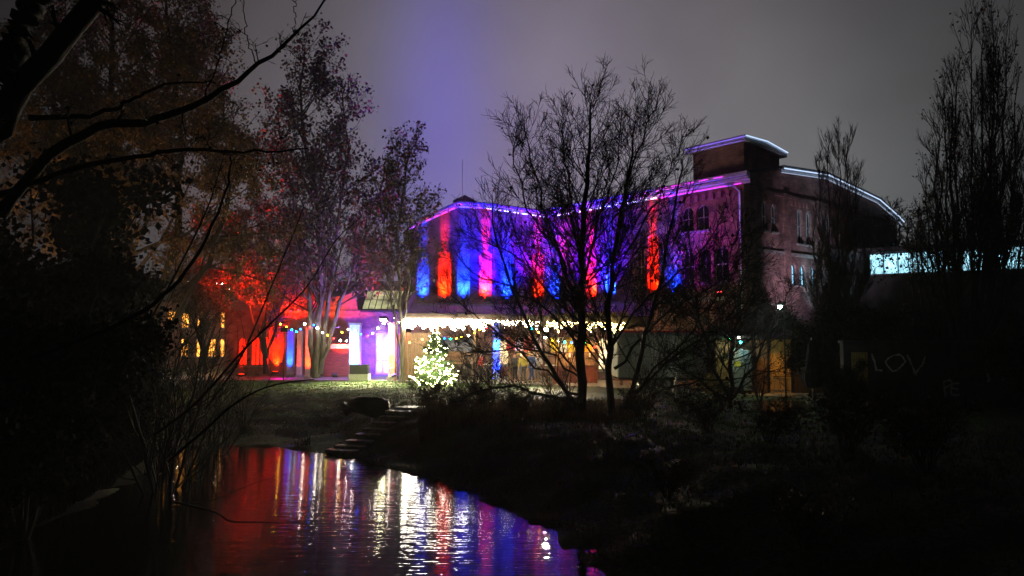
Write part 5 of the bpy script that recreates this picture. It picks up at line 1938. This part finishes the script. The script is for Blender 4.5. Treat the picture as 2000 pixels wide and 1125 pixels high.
# foreground leaning tree at the left with its long boughs
tree('leaning_tree', 'dark leaning tree at the near left whose long bare boughs reach across the upper left', [
    ([(-120, 1180), (-120, 950), (-110, 700), (-70, 450), (10, 220), (120, 80), (280, -110)], .24, .11),
    ([(0, 420), (100, 300), (200, 247), (290, 236), (370, 210), (450, 165), (525, 110), (590, 58), (650, -15)], .07, .010),
    ([(60, 230), (180, 225), (260, 195), (320, 167), (420, 161)], .035, .008),
    ([(0, 380), (150, 330), (290, 301), (380, 294), (500, 297), (600, 290)], .04, .008),
    ([(60, 700), (260, 620), (370, 520), (440, 380), (450, 300)], .035, .008),
    ([(0, 150), (60, 20), (100, -60)], .2, .12),
    ([(390, 205), (420, 140), (440, 70), (468, -20)], .012, .006),
    ([(500, 125), (480, 60), (474, -20)], .008, .005),
    ([(575, 68), (576, 20), (582, -20)], .007, .005),
], [LV(60, .15, 1, 55, 18, .10, 6, .12, -.05, .35, .006), LV(330, .2, 1, 40, 14, .5, 5, .12, -.03, .6, .0045), LV(700, .2, 1, 40, 14, .5, 4, .14, -.05, .7, .0035, lmin=.1)],
    M['bark_dark'], M['bark_dark'], D=9, seed=71, nseg0=26, jit=.012, leaves=dict(n=260, size=.045, droop=1, spread=.02), leafm=M['leaf_dark'], sides=14)

g = tubes(pv_ - from_base, rv_, 3)
link('stem', mesh_np('stem', g[0], [(g[1], 0)], [M['bark_dark']]), iv)
V_, F_ = leaf_cards(rng, pv_ - from_base, 1900, .16, .6, .12, tips=False)
tag(link('leaves', mesh_np('leaves', V_, [(F_, 0)], [M['leaf_dark']]), iv), kind='stuff')

# ------------------------------------------------------------------ shrubs


def shrub_proto(name, label, seed, n_st, hgt, spread, lv, twigm, leaves=None, leafm=None):
    rng_ = np.random.default_rng(seed)
    stems = []
    for i in range(n_st):
        a_ = rng_.uniform(0, 2 * PI)
        s_ = spread * rng_.uniform(.3, 1)
        h_ = hgt * rng_.uniform(.65, 1.05)
        stems.append(([(0.05 * math.cos(a_), .05 * math.sin(a_), -.1), (s_ * .35 * math.cos(a_), s_ * .35 * math.sin(a_), h_ * .4),
                       (s_ * .75 * math.cos(a_ + .2), s_ * .75 * math.sin(a_ + .2), h_ * .75), (s_ * math.cos(a_ + .1), s_ * math.sin(a_ + .1), h_)], .022 * hgt / 2, .006))
    return tree(name, label, stems, lv, twigm, twigm, seed=seed, leaves=leaves, leafm=leafm, cat='shrub', nseg0=8, jit=.02, base=(0, 0, 0), sides=5)


def lvs(k, minr=.005):
    return [LV(int(90 * k), .15, 1, 40, 12, .4, 5, .1, .06, .6, minr * 1.4), LV(int(420 * k), .15, 1, 38, 14, .45, 4, .12, .04, .7, minr), LV(int(900 * k), .2, 1, 36, 14, .45, 3, .12, .02, .8, minr * .8, lmin=.1)]


protos = {}
protos['bare'] = shrub_proto('bare_shrub', '', 81, 12, 2.6, 1.3, lvs(1), M['bark_dark'])
protos['bare2'] = shrub_proto('bare_shrub', '', 82, 9, 3.2, 1.9, lvs(1), M['bark_dark'])
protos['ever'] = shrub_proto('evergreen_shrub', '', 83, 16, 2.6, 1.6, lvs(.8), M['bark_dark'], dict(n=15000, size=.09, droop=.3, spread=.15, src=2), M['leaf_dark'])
protos['low'] = shrub_proto('low_bush', '', 84, 18, .9, .8, lvs(.7, .004), M['twig'], dict(n=900, size=.07, droop=.5, spread=.06, src=2), M['leaf_dry'])
used = set()


def put(kind, px, D, s, rz, label, group, zoff=0.0, py=None):
    x_ = hx(px, D)
    z_ = gz(x_, D) + zoff
    pr_ = protos[kind]
    if kind not in used:
        used.add(kind)
        o = pr_
        o.location = (x_, D, z_); o.rotation_euler = (0, 0, rz); o.scale = (s, s, s)
    else:
        o = copy_tree(pr_, (x_, D, z_), rz, s)
    o['label'] = label
    o['group'] = group
    return o


G1 = 'dark shrubs on the left bank'
ev = [ (-260, 11, 1.5, 'nearest large one'), (-60, 13.5, 1.5, 'second'), (60, 15, 1.5, 'third'), (-20, 17, 2.0, 'fourth'), (150, 20, 1.35, 'fifth'), (60, 21, 2.3, 'sixth'), (215, 24, 1.2, 'seventh'), (-20, 24, 3.0, 'eighth'), (150, 27, 2.1, 'ninth')]
for i, (px, D, s, w_) in enumerate(ev):
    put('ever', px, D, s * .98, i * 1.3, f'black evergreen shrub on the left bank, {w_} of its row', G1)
G2 = 'bare shrubs at the left water edge'
bs = [(325, 23, 1.25, 'left of the amber windows'), (430, 25.5, 1.15, 'in front of the amber windows'), (330, 19.5, 1.5, 'beside the dark evergreens, largest of its row'), (480, 29, .8, 'below the arched red window'), (300, 26, 1.6, 'behind the dark evergreens'),
      (390, 21, 1.0, 'leaning over the red reflection'), (250, 30, 2.0, 'tallest of its row behind the evergreens'), (400, 31, 1.5, 'on the bank edge under the glowing red tree')]
for i, (px, D, s, w_) in enumerate(bs):
    put('bare' if i % 2 else 'bare2', px, D, s, i * 2.1, f'leafless twiggy shrub {w_}', G2)
G3 = 'bare shrubs right of the lawn'
for i, (px, D, s, w_) in enumerate(((925, 37, .85, 'right of the lit fir tree'), (905, 33, .55, 'at the lawn edge below the lit fir tree'), (960, 34, .7, 'in front of the blue lit post'), (1075, 29, .5, 'left of the bare tree trunk'),
                                      (1260, 29, .7, 'right of the bare tree trunks'), (1330, 27, .6, 'before the step ladder'), (1480, 30, .6, 'before the metal crate'), (1110, 33, .6, 'behind the bare tree trunk'))):
    put('bare' if i % 2 else 'bare2', px, D, s, i * 1.7, f'leafless shrub {w_}', G3)
G4 = 'low bushes on the right bank'
for i, (px, D, s, w_) in enumerate(((840, 29, 1.1, 'right of the top of the stone steps'), (890, 28, 1.0, 'on the bank below the lawn'), (950, 27, 1.1, 'left of the bare tree'), (1020, 25.5, 1.0, 'just left of the bare tree foot'),
                                      (1090, 25, .9, 'at the bare tree foot'), (1250, 24.5, 1.1, 'right of the bare tree foot, reddish'), (1380, 22, 1.2, 'on the dark bank below the trailer'), (1500, 20, 1.2, 'on the dark bank below the shed'), (1650, 18, 1.4, 'on the dark bank below the graffiti wall'),
                                      (1800, 16, 1.5, 'on the dark bank at the far right'), (1300, 16, .8, 'near the river bend on the dark bank'), (1560, 13, 1.0, 'closest of the row on the dark bank'))):
    put('low', px, D, s, i * 1.9, f'low withered bush {w_}', G4)
G5 = 'dark hedging shrubs by the right wall'
for i, (px, D, s, w_) in enumerate(((1700, 31.5, .9, 'between the shed and the graffiti wall'), (1960, 33, 1.35, 'behind the right end of the graffiti wall'), (1860, 34, 1.35, 'behind the middle of the graffiti wall'), (1780, 35, 1.3, 'behind the left end of the graffiti wall'), (2030, 24, 1.1, 'at the right edge before the graffiti wall'), (1640, 28.2, .62, 'hiding the left end of the painted wall'), (1620, 33.5, 1.35, 'behind the closed parasol'))):
    put('ever', px, D, s, i * 2.3, f'dark evergreen shrub {w_}', G5)


# single boughs over lawn and water
def bough(px_pts, D, r0, r1, label, seed, D1=None, nch=14):
    rng_ = np.random.default_rng(seed)
    DD = np.linspace(D, D1 or D, len(px_pts))
    W_ = smooth_path([tuple(P(a_, b_, d_)) for (a_, b_), d_ in zip(px_pts, DD)], 18)
    S0 = W_[None]
    R0 = np.linspace(r0, r1, 18)[None]
    q_, r_ = spawn(rng_, S0, R0, nch, .2, .95, 35, 12, .16, 5, .1, .05, .5, .003)
    g = cat_geo([tubes(S0, R0, 6), tubes(q_, r_, 3)])
    o = link('bough', mesh_np('bough', g[0] - W_[0], [(g[1], 0)], [M['bark_dark']], True), None, tuple(W_[0]))
    return tag(o, label, 'branch')


bough([(330, 900), (400, 840), (450, 795), (505, 762), (560, 747), (614, 741)], 13, .03, .008, 'thin bough arching over the lawn from the left shrubs', 91)
bough([(300, 850), (380, 790), (470, 690), (520, 640), (600, 560), (655, 470), (700, 430)], 14, .03, .006, 'long thin bough rising in front of the red lit hall', 92)
bough([(340, 980), (420, 1000), (450, 1018), (520, 1020), (610, 1024)], 14.2, .025, .008, 'twig hanging just above the red reflection in the water', 93, 15, 4)
bough([(330, 990), (420, 975), (480, 950), (540, 930)], 16, .014, .006, 'thin twig slanting over the red reflection', 94, 16.5, 3)
bough([(250, 700), (330, 560), (400, 420), (430, 330), (440, 290)], 15, .03, .006, 'upright bough among the left shrubs below the brown tree', 95, None, 20)
bough([(400, 800), (470, 700), (530, 560), (580, 440), (600, 380)], 20, .035, .008, 'slender upright bough left of the tall tree', 96, None, 20)

# ------------------------------------------------------------------ lit fir tree
FX, FY = hx(850, 41.5), 41.5
fir = thing('fir_tree', (FX, FY, 0), 'small fir tree wrapped in bright white fairy lights on the lawn edge', 'fir tree')
mb = MB(); mb.tube([(FX, FY, -.1), (FX, FY, 3.0)], [.07, .015], 8); mb.build('trunk', M['bark'], fir)
rng = np.random.default_rng(12)
geo_, tips_ = [], []
nb = 170
zt = rng.uniform(.15, 2.9, nb) ** 1.0
br_p = np.zeros((nb, 5, 3)); br_r = np.zeros((nb, 5))
for i in range(nb):
    a_ = rng.uniform(0, 2 * PI)
    L_ = 1.52 * (1 - zt[i] / 3.05) ** .85 * rng.uniform(.75, 1.1) + .06
    for k in range(5):
        f = k / 4
        br_p[i, k] = (math.cos(a_) * L_ * f, math.sin(a_) * L_ * f, zt[i] + .05 - .22 * L_ * math.sin(f * PI * .8) + .1 * L_ * f)
    br_r[i] = np.linspace(.012, .005, 5)
V1, F1 = tubes(br_p, br_r, 3)
q_, r_ = spawn(rng, br_p, br_r, 1500, .15, 1, 48, 8, .32, 3, .06, -.03, .6, .004, lmin=.08)
V2, F2 = tubes(q_, r_, 3)
Vn, Fn = leaf_cards(rng, q_, 14000, .085, .2, .03, tips=False)
V_, F_ = cat_geo([(V1, F1), (V2, F2), (Vn, Fn)])
link('crown', mesh_np('crown', V_, [(F_, 0)], [M['needle']]), fir)
fl_ = thing('fairy_lights', (FX, FY, 0), 'bright white fairy lights wound all over the small fir tree', 'fairy lights')
sel = rng.choice(len(q_), 250, replace=False)
bp_ = q_[sel, -1]
Vb, Fb = balls([(0, 0, 0)], .045)
fm = mesh_np('bulb', Vb, [(Fb, 0)], [emit('fir_bulb', (1.0, .95, .42), 34)], True)
for c in bp_:
    s_ = rng.uniform(.7, 1.5)
    b_ = link('bulb', fm, fl_, tuple(c))
    b_.scale = (s_, s_, s_)
mb = MB()
spir = []
for i in range(160):
    f = i / 160
    a_ = f * 2 * PI * 9
    rr = 1.05 * (1 - f) + .05
    spir.append((FX + rr * math.cos(a_), FY + rr * math.sin(a_), .3 + 2.6 * f))
mb.tube(spir, .005, 3, cap=False); mb.build('wire', M['black_paint'], fl_)
lamp(fl_, 'POINT', (FX, FY, 1.0), (1, .95, .45), 110, size=.3)  # added lamp inside the crown to light the needles
lamp(fl_, 'POINT', (FX, FY - 1.5, 1.2), (1, .95, .50), 500, size=.5)  # added lamp in front of the fir, brightens needles and lawn

# ------------------------------------------------------------------ amber windows of a far house and lamps
fh = thing('far_house', (hx(395, 62), 62, 0), 'house with warm amber lit windows half hidden by the shrubs on the left', 'house')
FA = (hx(300, 62), 62.0)
FL = hx(480, 62) - FA[0]
fops = []
for px in (335, 362, 392, 415, 438, 462):
    for z0, z1 in ((.9, 2.4), (3.3, 4.7)):
        if (px, z0) in ((415, 3.3), (462, 3.3), (335, .9)):
            continue
        fops.append((t_at(FA, HD, px), .62, z0, z1, 'rect'))
_, Wf = wall('front_wall', FA, HD, [(0, -.3), (FL, -.3), (FL, 5.6), (0, 5.6)], fops, .2, M['brick_hall'], fh)
for o in fops:
    window_in(Wf, o, fh, M['amber_glass'], M['white_paint'], bars=(1, 1))
mb = MB()
mb.hexa([(FA[0] - .4, 61.6, 5.5), (FA[0] + FL + .4, 61.6, 5.5), (FA[0] + FL + .4, 66, 8.4), (FA[0] - .4, 66, 8.4), (FA[0] - .4, 61.6, 5.65), (FA[0] + FL + .4, 61.6, 5.65), (FA[0] + FL + .4, 66, 8.55), (FA[0] - .4, 66, 8.55)])
mb.hexa([(FA[0] - .4, 70.4, 5.5), (FA[0] + FL + .4, 70.4, 5.5), (FA[0] + FL + .4, 66.01, 8.4), (FA[0] - .4, 66.01, 8.4), (FA[0] - .4, 70.4, 5.65), (FA[0] + FL + .4, 70.4, 5.65), (FA[0] + FL + .4, 66.01, 8.55), (FA[0] - .4, 66.01, 8.55)])
mb.build('roof', M['slate'], fh)
for xx in (FA[0] + .1, FA[0] + FL - .1):
    mb = MB()
    mb.hexa([(xx - .1, 62.02, -.3), (xx + .1, 62.02, -.3), (xx + .1, 70, -.3), (xx - .1, 70, -.3), (xx - .1, 62.02, 5.5), (xx + .1, 62.02, 5.5), (xx + .1, 70, 5.5), (xx - .1, 70, 5.5)])
    mb.build('side_wall', M['brick_hall'], fh)

for (a_, b_, lb, c_, pw) in ((353, 553, 'left of two small white street lamps shining through the shrubs', (1, .95, .85), 260), (430, 556, 'right of two small white street lamps shining through the shrubs', (1, .8, .6), 160)):
    D = 54
    p = P(a_, b_, D)
    o = thing('street_lamp', (p.x, p.y, 0), lb, 'street lamp', 'street lamps behind the shrubs')
    mb = MB(); mb.tube([(p.x + .7, p.y, 0), (p.x + .7, p.y, p.z - .1), (p.x + .5, p.y, p.z + .2), (p.x, p.y, p.z + .2)], .06, 8); mb.build('pole', M['steel'], o)
    mb = MB(); mb.box((p.x, p.y, p.z + .17), (.6, .25, .12)); hd_ = mb.build('lamp_head', M['steel'], o)
    mb = MB(); mb.box((p.x, p.y, p.z + .06), (.5, .2, .1)); mb.build('diffuser', emit('street_' + lb[:4], c_, 22), hd_)
    lamp(o, 'POINT', (p.x, p.y - .1, p.z - .15), c_, pw, size=.1)
# added hidden amber lamp, there only to brown the drooping tree
o = thing('added_tree_lamp', (hx(170, 30), 30, 0), 'amber lamp added out of sight among the dark shrubs to brown the drooping tree', 'lamp')
mb = MB(); x_ = hx(170, 30); mb.tube([(x_, 30, 0), (x_, 30, 3.6)], .05, 8); mb.build('pole', M['black_paint'], o)
Vb, Fb = balls([(0, 0, 3.7)], .12)
link('globe', mesh_np('globe', Vb, [(Fb, 0)], [emit('amber_globe', AMBER, 8)], True), o)
lamp(o, 'POINT', (x_, 30, 3.95), (1, .55, .22), 800, size=.12)

# ------------------------------------------------------------------ grass, reeds


def blades(name, n, region, hgt, m, seed, lean=.35, w_=.012):
    rng_ = np.random.default_rng(seed)
    pts_ = []
    tot_ = 0
    while tot_ < n:
        X, Y = region(rng_, n)
        ok = river_sd(X, Y) > .25
        pts_.append(np.stack([X[ok], Y[ok]], 1)); tot_ += ok.sum()
    xy = np.concatenate(pts_)[:n]
    z = ground_z(xy[:, 0], xy[:, 1])
    b0 = np.concatenate([xy, z[:, None] - .01], 1)
    a_ = rng_.uniform(0, 2 * PI, n)
    dx = np.stack([np.cos(a_), np.sin(a_), np.zeros(n)], 1) * (w_ * rng_.uniform(.6, 1.4, n))[:, None]
    ln = rng_.normal(size=(n, 3)) * lean; ln[:, 2] = 1
    h_ = hgt * rng_.uniform(.4, 1.2, n)[:, None]
    tip = b0 + norm(ln) * h_
    mid = b0 + norm(ln * np.array([.4, .4, 1])) * h_ * .55
    V_ = np.stack([b0 - dx, b0 + dx, mid + dx * .7, mid - dx * .7, tip], 1).reshape(-1, 3)
    i5 = np.arange(n)[:, None] * 5
    Fq = i5 + np.array([0, 1, 2, 3])[None]
    Ft = i5 + np.array([3, 2, 4])[None]
    o = link(name, mesh_np(name, V_, [(Fq, 0), (Ft, 0)], [m]))
    return o


def reg_lawn(r_, n):
    Y = r_.uniform(28.5, 44.6, n)
    X = r_.uniform(-17, 0.5, n) * 1.0
    return X, Y


o = blades('lawn_grass', 42000, reg_lawn, .085, M['grass'], 1, .5, .014)
tag(o, 'short damp grass covering the lawn above the river steps', 'grass', kind='stuff')


def reg_reed(r_, n):
    D = r_.uniform(24.5, 30.5, n)
    px = r_.uniform(820, 1240, n)
    return (px - 1000) / F * D, D


o = blades('dry_grass', 9000, reg_reed, .42, M['reed'], 2, .35, .010)
tag(o, 'tall dry brown grass on the bank around the bare tree', 'grass', kind='stuff')


def reg_bank(r_, n):
    Y = r_.uniform(8, 32, n)
    X = r_.uniform(-2, 16, n)
    return X, Y


o = blades('bank_grass', 26000, reg_bank, .16, M['grass'], 3, .6, .012)
tag(o, 'rough dark grass covering the right bank', 'grass', kind='stuff')
n_ = 7000
rng = np.random.default_rng(77)
X_ = np.concatenate([rng.uniform(-3, 17, n_), rng.uniform(-15, -5, 2500), rng.uniform(-14, 1, 3500)])
Y_ = np.concatenate([rng.uniform(9, 34, n_), rng.uniform(9, 27, 2500), rng.uniform(27, 43, 3500)])
ok_ = river_sd(X_, Y_) > .1
X_, Y_ = X_[ok_], Y_[ok_]
pz = np.stack([X_, Y_, ground_z(X_, Y_) + .035], 1)[:, None, :].repeat(2, 1)
V_, F_ = leaf_cards(rng, pz, len(X_), .10, 0, .01, tips=False)
V_[:, 2] = np.repeat(pz[:, 0, 2], 4)[:len(V_)] * 0 + (V_[:, 2] - V_[:, 2].reshape(-1, 4).mean(1).repeat(4)) * .35 + V_[:, 2].reshape(-1, 4).mean(1).repeat(4)
o = link('fallen_leaves', mesh_np('fallen_leaves', V_, [(F_, 0)], [M['leaf_dry']]))
tag(o, 'fallen brown leaves scattered over the lawn and the river banks', 'leaves', kind='stuff')
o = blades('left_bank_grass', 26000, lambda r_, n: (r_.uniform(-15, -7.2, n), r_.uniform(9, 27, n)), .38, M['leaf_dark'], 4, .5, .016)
tag(o, 'rough dark grass covering the left bank', 'grass', kind='stuff')


# ------------------------------------------------------------------ night mist
hz = MB()
hz.hexa([(-75, -26, -4), (80, -26, -4), (80, 95, -4), (-75, 95, -4), (-75, -26, 27), (80, -26, 27), (80, 95, 27), (-75, 95, 27)])
hm = bpy.data.materials.new('mist')
hm.use_nodes = True
for n_ in list(hm.node_tree.nodes):
    if n_.type == 'BSDF_PRINCIPLED':
        hm.node_tree.nodes.remove(n_)
pv = hm.node_tree.nodes.new('ShaderNodeVolumePrincipled')
pv.inputs['Color'].default_value = (.85, .86, .9, 1)
pv.inputs['Density'].default_value = 0.0017
pv.inputs['Anisotropy'].default_value = 0.2
hm.node_tree.links.new(pv.outputs[0], hm.node_tree.nodes['Material Output'].inputs['Volume'])
ho = hz.build('haze', hm)
tag(ho, kind='stuff')
